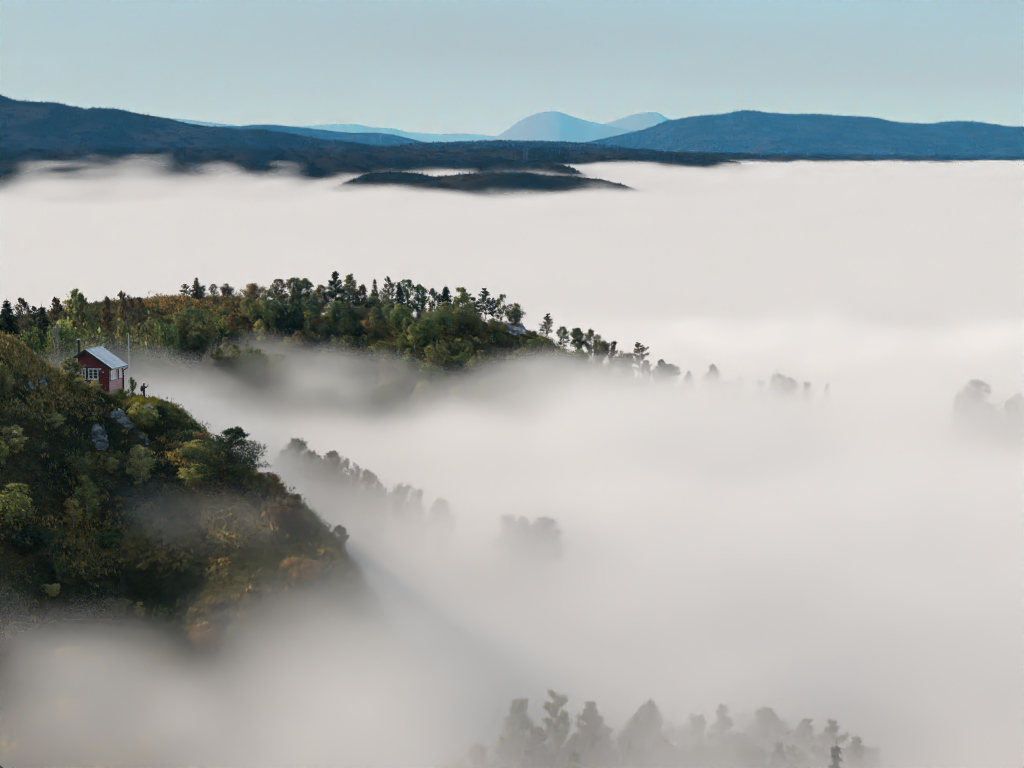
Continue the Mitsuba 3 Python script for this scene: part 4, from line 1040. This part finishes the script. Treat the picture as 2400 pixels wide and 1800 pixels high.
def part(key, mesh, mat, kind=None, label=None):
    stem, k = key, 0
    while key in scene:
        k += 1
        key = '%s_%03d' % (stem, k)
    scene[key] = mikit.ply(mesh, mat)
    if kind or label:
        tag(key, label, kind=kind)
    return key


XL, XR, RZ, DEPTH, SL = -3.45, -2.43, 4.3, 3.0, 0.613
roofz = lambda x: RZ - SL * abs(x - XR)
H = 'cabin'
tag(H, 'small dark red wooden cabin with a grey roof and white windows on the hillside', 'cabin')
wall_pg = [(XL, -0.9), (0, -0.9), (0, roofz(0) - 0.2), (XR, RZ - 0.2), (XL, roofz(XL) - 0.2)]
part(H + '__wall', prism([(XL, -0.02), (0, -0.02), *wall_pg[2:]], 'y', 0.0, DEPTH), 'mat_room', label='inner wall body behind the cladding')
# lap boards of the gable and of the side wall; each board leans out at its lower edge
def lap(z0, z1, step=0.145):
    return [(z, min(z + step, z1)) for z in np.arange(z0, z1, step)]


def gable_ends(z):
    lo_ = XL if z < roofz(XL) - 0.2 else XR - (RZ - 0.2 - z) / SL
    hi_ = 0.0 if z < roofz(0) - 0.2 else XR + (RZ - 0.2 - z) / SL
    return lo_, hi_


WINS = [(-2.32, -1.16, 1.23, 2.40), (-3.40, -2.56, 1.23, 2.40)]
SIDE = [(0.30, 1.40, 1.26, 2.36), (2.02, 2.66, 1.26, 2.36)]


def minus(spans, cuts):
    for c0, c1 in cuts:
        spans = [p for a, b in spans for p in ((a, min(b, c0)), (max(a, c1), b)) if p[1] - p[0] > 0.02]
    return spans


V, F, n0 = [], [], 0
for z0, z1 in lap(0.0, RZ - 0.26):
    a, b = gable_ends((z0 + z1) / 2)
    for p, q in minus([(a, b)], [(w0, w1) for w0, w1, g0, g1 in WINS if z0 < g1 and z1 > g0]):
        v, f = prism([(-0.03, z0), (0.0, z0), (0.0, z1), (-0.012, z1)], 'x', p, q)
        V.append(v); F.append(f + n0); n0 += len(v)
part(H + '__cladding', (np.vstack(V), np.vstack(F)), 'mat_red', kind='stuff', label='dark red horizontal boards of the gable')
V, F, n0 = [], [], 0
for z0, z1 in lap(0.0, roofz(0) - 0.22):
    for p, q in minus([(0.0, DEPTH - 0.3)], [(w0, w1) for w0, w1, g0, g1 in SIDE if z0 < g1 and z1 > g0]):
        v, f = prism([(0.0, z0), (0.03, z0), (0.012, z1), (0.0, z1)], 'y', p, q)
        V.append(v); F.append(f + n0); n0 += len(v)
part(H + '__cladding', (np.vstack(V), np.vstack(F)), 'mat_sheen_red', kind='stuff', label='red boards of the side wall with a pale sheen painted in')
part(H + '__corner_board', boxes([(-0.11, 0.045, -0.045, 0.0, -0.02, roofz(0) - 0.3)]), 'mat_red')
part(H + '__corner_board', boxes([(0.0, 0.05, DEPTH - 0.3, DEPTH, -0.02, roofz(0) - 0.22)]), 'mat_red', label='dark red board at the rear corner')
part(H + '__foundation', boxes([(XL + 0.03, -0.02, 0.03, DEPTH - 0.03, -1.3, -0.02)]), 'mat_concrete', label='pale concrete foundation under the side wall')


def window(x0, x1, z0, z1, side, leafs=2, rows=3):
    """A white casement window; side: in the side wall (then x runs into the house)."""
    key = numbered(H + '__window')

    def bx(items):
        out = [(-d1, -d0, a, b, c, d) if side else (a, b, d0, d1, c, d) for a, b, d0, d1, c, d in items]
        return boxes(out)
    e = 0.07
    scene[key] = mikit.ply(bx([(x0, x0 + e, -0.06, 0.0, z0, z1), (x1 - e, x1, -0.06, 0.0, z0, z1), (x0 + e, x1 - e, -0.06, 0.0, z0, z0 + e), (x0 + e, x1 - e, -0.06, 0.0, z1 - e, z1),
                               (x0 - 0.05, x1 + 0.05, -0.09, -0.061, z0 - 0.05, z0 - 0.002)]), 'mat_white')
    w = (x1 - x0 - 2 * e) / leafs
    for k in range(leafs):
        a, b = x0 + e + k * w, x0 + e + (k + 1) * w
        part(key + '__sash', bx([(a, a + 0.075, -0.05, -0.012, z0 + e, z1 - e), (b - 0.075, b, -0.05, -0.012, z0 + e, z1 - e), (a + 0.075, b - 0.075, -0.05, -0.012, z0 + e, z0 + e + 0.075), (a + 0.075, b - 0.075, -0.05, -0.012, z1 - e - 0.075, z1 - e)]), 'mat_white')
        hh = (z1 - z0 - 2 * e) / rows
        for j in range(rows):
            c0, c1 = z0 + e + j * hh, z0 + e + (j + 1) * hh
            if j:
                part(key + '__glazing_bar', bx([(a + 0.075, b - 0.075, -0.048, -0.014, c0 - 0.016, c0 + 0.016)]), 'mat_white')
        for j in range(rows):
            c0, c1 = z0 + e + j * hh, z0 + e + (j + 1) * hh
            part(key + '__pane', bx([(a + 0.075, b - 0.075, -0.03, -0.028, c0 + 0.016, c1 - 0.016)]), 'mat_glass')
    part(key + '__dark_room' if not side else key + '__curtain', bx([(x0 + e, x1 - e, -0.008, -0.004, z0 + e, z1 - e)]), 'mat_room' if not side else 'mat_curtain')


scene['mat_glass'] = {'type': 'thindielectric'}
for x0, x1, z0, z1 in WINS:
    window(x0, x1, z0, z1, False)
window(*SIDE[0], True)
window(*SIDE[1], True, leafs=1)
part(H + '__shutter', boxes([(-2.55, -2.335, -0.075, -0.035, 1.15, 2.46)]), 'mat_dark_green', label='dark green board between the gable windows')
part(H + '__shutter', boxes([(0.035, 0.075, 0.16, 0.285, 1.12, 2.4)]), 'mat_dark_green')
part(H + '__shutter', boxes([(0.035, 0.075, 1.88, 2.005, 1.12, 2.4)]), 'mat_dark_green')
part(H + '__wall_lamp', boxes([(-1.02, -0.82, -0.16, -0.035, 2.24, 2.46)]), 'mat_white', label='white box lamp right of the gable window')
part(H + '__sign_plate', boxes([(-0.74, -0.50, -0.055, -0.035, 2.0, 2.1)]), 'mat_white', label='small pale plate near the front corner')

# roof: a deck, its courses laid one over the other, verge boards
RF = H + '__roof'
Y0, Y1, XE, XW = -0.32, DEPTH + 0.12, 0.5, -3.78
deck = [(XW, roofz(XW) - 0.14), (XW, roofz(XW) - 0.03), (XR, RZ - 0.03), (XE, roofz(XE) - 0.03), (XE, roofz(XE) - 0.14), (XR, RZ - 0.14)]
scene[RF] = mikit.ply(prism(deck, 'y', Y0 + 0.03, Y1 - 0.03), 'mat_dark_green')
tag(RF, 'grey shingle roof with dark green edges')
nc = 13
for k in range(nc):
    a, b = XR + (XE + 0.04 - XR) * (nc - 1 - k) / nc, XR + (XE + 0.04 - XR) * (nc - k) / nc
    part(RF + '__shingle_course', prism([(a - 0.03, roofz(a - 0.03) - 0.028 if a - 0.03 > XR else RZ - 0.028), (a - 0.03, roofz(max(a - 0.03, XR)) - 0.012), (b, roofz(b) + 0.022), (b, roofz(b) - 0.02)], 'y', Y0, Y1), 'mat_slate')
nc = 6
for k in range(nc):
    a, b = XR + (XW - 0.04 - XR) * (nc - 1 - k) / nc, XR + (XW - 0.04 - XR) * (nc - k) / nc
    a2 = min(a + 0.03, XR)
    part(RF + '__shingle_course', prism([(a2, roofz(a2) - 0.028), (a2, roofz(a2) - 0.012), (b, roofz(b) + 0.022), (b, roofz(b) - 0.02)], 'y', Y0, Y1), 'mat_slate')
part(RF + '__ridge_cap', prism([(XR - 0.14, roofz(XR - 0.14) + 0.03), (XR, RZ + 0.045), (XR + 0.14, roofz(XR + 0.14) + 0.03), (XR + 0.14, roofz(XR + 0.14) - 0.0), (XR, RZ + 0.01), (XR - 0.14, roofz(XR - 0.14) - 0.0)], 'y', Y0 - 0.01, Y1 + 0.01), 'mat_slate')
for ya in (Y0 - 0.036, Y1 + 0.004):
    for xe in (XE + 0.03, XW - 0.03):
        part(RF + '__verge_board', prism([(XR, RZ + 0.03), (xe, roofz(xe) + 0.03), (xe, roofz(xe) - 0.24), (XR, RZ - 0.24)], 'y', ya, ya + 0.032), 'mat_dark_green')
zz = roofz(XE) - 0.14
part(H + '__gutter', (lambda m: (hw(m[0]), m[1]))(tubes([(np.array([[XE + 0.09, y, zz + 0.03 - 0.02 * y] for y in np.linspace(Y0 + 0.1, Y1 - 0.02, 8)]), 0.055)], 8)), 'mat_zinc')
part(H + '__downpipe', (lambda m: (hw(m[0]), m[1]))(tubes([(np.array([[XE + 0.09, DEPTH - 0.05, zz], [XE + 0.05, DEPTH - 0.06, zz - 0.12], [0.14, DEPTH - 0.1, zz - 0.42], [0.10, DEPTH - 0.12, zz - 0.6], [0.10, DEPTH - 0.12, 1.2], [0.10, DEPTH - 0.12, -0.3]]), 0.045)], 8)), 'mat_red')
pipe = H + '__stove_pipe'
part(pipe, (lambda m: (hw(m[0]), m[1]))(tubes([(np.array([[-3.5, 0.35, z] for z in (3.3, 4.0, 4.7, 5.2)]), 0.135)], 14)), 'mat_black_pipe')
part(pipe + '__rain_cap', (lambda m: (hw(m[0]), m[1]))(tubes([(np.array([[-3.5, 0.35, z] for z in (5.2, 5.24, 5.3, 5.33)]), np.array([0.165, 0.175, 0.13, 0.02]))], 14)), 'mat_zinc', label='pale metal cap of the black stove pipe')

# ------------------------------------------------------------------ flagpole
fp = cast(281, 872)
fz = float(gz(fp[0], fp[1]))
ftop = fz + 6.7
tag('flagpole', 'tall thin white flagpole beside the cabin', 'flagpole')
scene['flagpole__pole'] = mikit.ply(tubes([(np.array([[fp[0], fp[1], z] for z in np.linspace(fz - 0.3, ftop, 7)]), np.linspace(0.042, 0.024, 7))], 10), 'mat_white')
scene['flagpole__base'] = mikit.ply(tubes([(np.array([[fp[0], fp[1], z] for z in (fz - 0.3, fz + 0.1, fz + 0.35, fz + 0.36)]), np.array([0.11, 0.11, 0.10, 0.05]))], 10), 'mat_concrete')
scene['flagpole__finial'] = mikit.ply((lambda m: (m.vertices, m.faces))(trimesh.creation.icosphere(2, 0.07).apply_translation([fp[0], fp[1], ftop + 0.05])), 'mat_brass', smooth=True)
scene['flagpole__halyard'] = mikit.ply(tubes([(np.array([[fp[0] + 0.09, fp[1] - 0.03, fz + 1.1], [fp[0] + 0.06, fp[1] - 0.02, ftop - 0.1]]), 0.006)], 4), 'mat_white')


# ------------------------------------------------------------------ the person taking a photograph at the end of the ledge
def flesh(bones, refine=0.045, iters=10):
    """Bones ((p, r), (q, s)) hulled one by one, joined into one smooth skin."""
    parts = []
    for (p, a), (q, b) in bones:
        parts.append(m3.Manifold.hull(m3.Manifold.sphere(a, 14).translate(list(map(float, p))) + m3.Manifold.sphere(b, 14).translate(list(map(float, q)))))
    m = m3.Manifold.batch_boolean(parts, m3.OpType.Add).refine_to_length(refine).to_mesh()
    t = trimesh.Trimesh(m.vert_properties[:, :3], m.tri_verts, process=True)
    trimesh.smoothing.filter_taubin(t, iterations=iters)
    return t


PX = at(311, 866, 190.0)
PZ = float(gz(PX[0], PX[1])) + 0.06
PF = math.radians(8)     # turned a little away from the camera


def pw(t):
    v = np.asarray(t.vertices if hasattr(t, 'vertices') else t, float)
    c, s_ = math.cos(PF), math.sin(PF)
    return np.stack([PX[0] + v[:, 0] * c - v[:, 1] * s_, PX[1] + v[:, 0] * s_ + v[:, 1] * c, PZ + v[:, 2]], 1)


# x: forward, y: to the person's left (away from the camera), z: up
hipL, hipR, kneeL, kneeR, ankL, ankR = (0.0, 0.09, 0.93), (0.0, -0.09, 0.93), (0.05, 0.11, 0.50), (0.02, -0.10, 0.50), (0.0, 0.12, 0.09), (-0.06, -0.11, 0.09)
shL, shR, elL, elR, wrL, wrR = (0.03, 0.19, 1.44), (0.03, -0.19, 1.44), (0.24, 0.20, 1.34), (0.25, -0.17, 1.36), (0.42, 0.10, 1.54), (0.44, -0.06, 1.56)
neck, head = (0.02, 0.0, 1.50), (0.06, 0.0, 1.665)
bones = [((hipL, 0.085), (kneeL, 0.058)), ((hipR, 0.085), (kneeR, 0.058)), ((kneeL, 0.055), (ankL, 0.040)), ((kneeR, 0.055), (ankR, 0.040)), ((ankL, 0.038), ((0.15, 0.13, 0.045), 0.035)), ((ankR, 0.038), ((0.09, -0.12, 0.045), 0.035)),
         ((hipL, 0.10), ((0.0, 0.07, 1.12), 0.105)), ((hipR, 0.10), ((0.0, -0.07, 1.12), 0.105)), (((0.0, 0.07, 1.1), 0.105), ((0.02, 0.12, 1.38), 0.105)), (((0.0, -0.07, 1.1), 0.105), ((0.02, -0.12, 1.38), 0.105)),
         (((0.02, 0.12, 1.40), 0.09), ((0.02, -0.12, 1.40), 0.09)), (((0.02, 0.14, 1.42), 0.07), (neck, 0.055)), (((0.02, -0.14, 1.42), 0.07), (neck, 0.055)), ((neck, 0.052), ((0.05, 0, 1.60), 0.052)),
         (((0.045, 0, 1.69), 0.088), ((0.075, 0, 1.635), 0.066)), (((0.10, 0, 1.66), 0.04), ((0.11, 0, 1.60), 0.036)), (((0.145, 0, 1.66), 0.012), ((0.162, 0, 1.636), 0.013)), (((0.05, 0.085, 1.66), 0.018), ((0.045, 0.09, 1.63), 0.014)), (((0.05, -0.085, 1.66), 0.018), ((0.045, -0.09, 1.63), 0.014)),
         ((shL, 0.062), (elL, 0.045)), ((shR, 0.062), (elR, 0.045)), ((elL, 0.043), (wrL, 0.030)), ((elR, 0.043), (wrR, 0.030))]
for wr, sy in ((wrL, 1), (wrR, -1)):
    w = np.array(wr)
    palm = w + [0.035, -0.01 * sy, 0.055]
    bones.append(((w, 0.028), (palm, 0.030)))
    for k in range(4):                      # four fingers, bent round the edge of the phone, and a thumb
        b0 = palm + [0.018 - 0.014 * k, 0.0, 0.022 - 0.004 * k]
        ln = (0.040, 0.045, 0.042, 0.034)[k]
        b1 = b0 + np.array([0.012, -0.016 * sy, ln])
        b2 = b1 + np.array([0.006, -0.030 * sy, 0.010])
        bones += [((b0, 0.0095), (b1, 0.009)), ((b1, 0.009), (b2, 0.008))]
    t0, t1 = palm + [-0.02, -0.012 * sy, -0.012], palm + [-0.03, -0.04 * sy, 0.02]
    bones += [((t0, 0.011), (t1, 0.010)), ((t1, 0.010), (t1 + [0.004, -0.02 * sy, 0.018], 0.009))]
plain('mat_skin', (0.42, 0.25, 0.18), 0.55)
plain('mat_jacket', (0.055, 0.04, 0.042), 0.8)
plain('mat_trousers', (0.028, 0.026, 0.03), 0.85)
plain('mat_boot', (0.03, 0.022, 0.018), 0.6)
plain('mat_hair', (0.03, 0.02, 0.014), 0.7)
plain('mat_pack', (0.018, 0.018, 0.024), 0.7)
plain('mat_phone', (0.02, 0.02, 0.022), 0.3)
tag('person', 'person in dark clothes holding a phone up at the end of the grassy ledge', 'person')
t = flesh(bones, 0.02, 6)
scene['person__body'] = mikit.ply((pw(t), t.faces), 'mat_skin', smooth=True)
grow = 0.016
torso = [(((0.0, 0.08, 0.98), 0.125), ((0.0, 0.07, 1.14), 0.12)), (((0.0, -0.08, 0.98), 0.125), ((0.0, -0.07, 1.14), 0.12)), (((0.0, 0.0, 0.92), 0.13), ((0.0, 0, 1.1), 0.13)),
         (((0.0, 0.07, 1.1), 0.122), ((0.02, 0.12, 1.38), 0.122)), (((0.0, -0.07, 1.1), 0.122), ((0.02, -0.12, 1.38), 0.122)), (((0.02, 0.13, 1.41), 0.095), ((0.02, -0.13, 1.41), 0.095)), (((0.02, 0.06, 1.46), 0.075), ((0.02, -0.06, 1.46), 0.075)), ((neck, 0.07), ((0.035, 0, 1.53), 0.068)),
         ((shL, 0.078), (elL, 0.06)), ((shR, 0.078), (elR, 0.06)), ((elL, 0.058), tuple([tuple(np.array(elL) * 0.12 + np.array(wrL) * 0.88), 0.044])), ((elR, 0.058), tuple([tuple(np.array(elR) * 0.12 + np.array(wrR) * 0.88), 0.044]))]
t = flesh(torso, 0.03, 8)
scene['person__jacket'] = mikit.ply((pw(t), t.faces), 'mat_jacket', smooth=True)
legs = [((hipL, 0.105), (kneeL, 0.075)), ((hipR, 0.105), (kneeR, 0.075)), ((kneeL, 0.072), (ankL, 0.058)), ((kneeR, 0.072), (ankR, 0.058)), ((hipL, 0.115), (hipR, 0.115))]
t = flesh(legs, 0.03, 8)
scene['person__trousers'] = mikit.ply((pw(t), t.faces), 'mat_trousers', smooth=True)
for a, dx, dy in ((ankL, 0.16, 0.012), (ankR, 0.16, -0.012)):
    a = np.array(a)
    t = flesh([((a + [-0.02, 0, 0.0], 0.058), (a + [-0.03, 0, -0.04], 0.058)), ((a + [0.0, 0, -0.03], 0.055), (a + [dx, dy, -0.045], 0.046))], 0.03, 5)
    part('person__boot', (pw(t), t.faces), 'mat_boot')
t = flesh([(((0.03, 0, 1.715), 0.092), ((0.02, 0, 1.68), 0.094)), (((0.01, 0, 1.66), 0.088), ((0.005, 0, 1.61), 0.07)), (((0.075, 0, 1.745), 0.06), ((0.05, 0, 1.74), 0.07))], 0.025, 5)
scene['person__hair'] = mikit.ply((pw(t), t.faces), 'mat_hair', smooth=True)
ph = trimesh.creation.box((0.012, 0.155, 0.078))
ph.apply_translation([0.492, 0.02, 1.66])
scene['phone'] = mikit.ply((pw(ph), ph.faces), 'mat_phone')
tag('phone', 'dark phone held up by the person on the ledge', 'phone')
tag('backpack', 'black hiking backpack on the back of the person on the ledge', 'backpack')
t = flesh([(((-0.20, 0.09, 1.08), 0.10), ((-0.20, 0.08, 1.40), 0.095)), (((-0.20, -0.09, 1.08), 0.10), ((-0.20, -0.08, 1.40), 0.095)), (((-0.24, 0.06, 1.06), 0.09), ((-0.24, -0.06, 1.06), 0.09)), (((-0.22, 0.07, 1.42), 0.085), ((-0.22, -0.07, 1.42), 0.085)), (((-0.27, 0, 1.12), 0.075), ((-0.26, 0, 1.26), 0.075))], 0.03, 6)
scene['backpack__sack'] = mikit.ply((pw(t), t.faces), 'mat_pack', smooth=True)
t = flesh([(((-0.17, 0.10, 1.49), 0.07), ((-0.17, -0.10, 1.49), 0.07)), (((-0.25, 0.07, 1.47), 0.05), ((-0.25, -0.07, 1.47), 0.05))], 0.03, 5)
scene['backpack__lid'] = mikit.ply((pw(t), t.faces), 'mat_pack', smooth=True)
for sy in (-1, 1):
    m = tubes([(np.array([[-0.12, 0.10 * sy, 1.46], [0.0, 0.135 * sy, 1.535], [0.11, 0.13 * sy, 1.44], [0.145, 0.12 * sy, 1.28], [0.06, 0.16 * sy, 1.10], [-0.12, 0.13 * sy, 1.04]]), 0.018)], 6)
    part('backpack__shoulder_strap', (pw(m[0]), m[1]), 'mat_pack')
    m = tubes([(np.array([[-0.24, 0.07 * sy, 1.0], [-0.25, 0.075 * sy, 0.92], [-0.245, 0.07 * sy, 0.80 + 0.05 * sy]]), 0.009)], 5)
    part('backpack__loose_strap', (pw(m[0]), m[1]), 'mat_pack')


# ------------------------------------------------------------------ pylons on the far hills
plain('mat_steel', (0.10, 0.11, 0.12), 0.6, 0.2)


def pylon(u, vfoot, vtop, d, gap, label):
    """An H-frame pylon: two lattice legs, braces and a cross arm."""
    key = numbered('pylon')
    p = at(u, vfoot, d)
    h = (vfoot - vtop) / FS * d
    tag(key, label, 'pylon', 'pylons on the distant hills')
    r0 = 0.16 * d / 3400
    for sx in (-1, 1):
        x = p[0] + sx * gap / 2
        w = gap * 0.16
        paths = [(np.array([[x - w * k, p[1], p[2] - 3], [x - w * k * 0.5, p[1], p[2] + h]]), r0) for k in (-1, 1)]
        for k in range(8):
            z0, z1 = p[2] + h * k / 8, p[2] + h * (k + 1) / 8
            s_ = 1 if k % 2 else -1
            paths.append((np.array([[x - w * s_ * (1 - k / 16), p[1], z0], [x + w * s_ * (1 - (k + 1) / 16), p[1], z1]]), r0 * 0.7))
        part(key + '__leg', tubes(paths, 4), 'mat_steel')
    zc = p[2] + h * 0.8
    part(key + '__cross_arm', tubes([(np.array([[p[0] - gap, p[1], zc], [p[0] + gap, p[1], zc]]), r0 * 1.2), (np.array([[p[0] - gap, p[1], zc], [p[0] - gap * 0.5, p[1], zc + h * 0.07]]), r0 * 0.8), (np.array([[p[0] + gap, p[1], zc], [p[0] + gap * 0.5, p[1], zc + h * 0.07]]), r0 * 0.8)], 4), 'mat_steel')
    part(key + '__brace', tubes([(np.array([[p[0] - gap / 2, p[1], p[2] + h * 0.3], [p[0] + gap / 2, p[1], p[2] + h * 0.75]]), r0 * 0.8), (np.array([[p[0] + gap / 2, p[1], p[2] + h * 0.3], [p[0] - gap / 2, p[1], p[2] + h * 0.75]]), r0 * 0.8)], 4), 'mat_steel')


pylon(820, 318, 286, 4450, 6.8, 'dark steel pylon standing before the blue hill on the left')
pylon(1135, 348, 320, 3390, 6.2, 'dark steel pylon at the low end of the long dark hill, above white fog')


# ------------------------------------------------------------------ woods on the far hills
def wood(key, label, pts, size, seed):
    r = rng(seed)
    n = len(pts)
    s = size * r.uniform(0.5, 1.4, (n, 1, 1))
    ring = np.array([[math.cos(a), math.sin(a), 0] for a in np.arange(5) * 1.2566])
    form = np.vstack([[0, 0, 1.3], ring * 0.42 + [0, 0, 0.45], [0, 0, -0.3]])
    v = pts[:, None] + form[None] * s * (1 + 0.25 * r.normal(size=(n, 7, 1)))
    f = np.array([[0, 1 + k, 1 + (k + 1) % 5] for k in range(5)] + [[6, 1 + (k + 1) % 5, 1 + k] for k in range(5)])
    scene[key] = mikit.ply((v.reshape(-1, 3), (np.arange(n)[:, None, None] * 7 + f[None]).reshape(-1, 3)), 'mat_wood')
    tag(key, label, 'wood', kind='stuff')


scene['mat_wood'] = {'type': 'twosided', 'b': {'type': 'diffuse', 'reflectance': mikit.proc(lambda p, n, uv: mikit.mix([0.016, 0.024, 0.012], [0.034, 0.034, 0.016], mikit.fbm(p.x / 20, p.y / 20, p.z / 20, 2)))}}


def strewn(grid, n, seed, lo_=0.0, hi_=1.0):
    r = rng(seed)
    a, b = r.uniform(0, grid.shape[0] - 1.001, n), r.uniform(lo_, hi_, n) * (grid.shape[1] - 1.001)
    i, j = a.astype(int), b.astype(int)
    a, b = (a - i)[:, None], (b - j)[:, None]
    p = grid[i, j] * (1 - a) * (1 - b) + grid[i + 1, j] * a * (1 - b) + grid[i, j + 1] * (1 - a) * b + grid[i + 1, j + 1] * a * b
    return p[p[:, 2] > -72]


wood('long_hill_wood', 'scattered trees on the long dark hill', strewn(LEFT_HILL, 5000, 1, 0.2, 0.85), 2.0, 2)
wood('small_hill_wood', 'low wood covering the small hill in the fog', strewn(SMALL_HILL, 3000, 3), 1.7, 4)
wood('middle_hill_wood', 'dark wood along the low middle hill', strewn(MIDDLE_HILL, 5000, 5, 0.2, 0.8), 2.6, 6)
wood('mountain_wood', 'forest over the broad blue mountain', strewn(RIGHT_MOUNTAIN, 9000, 7, 0.1, 0.8), 3.5, 8)

# haze box
zlo, zhi = -137.0, 640.0
scene['haze'] = {'type': 'cube', 'to_world': T().translate([0, 15000, (zlo + zhi) / 2]).scale([32000, 32000, (zhi - zlo) / 2]), 'bsdf': {'type': 'null'},
                 'interior': {'type': 'ref', 'id': 'haze_medium'}}
tag('haze', 'blue morning haze', 'haze', kind='stuff')
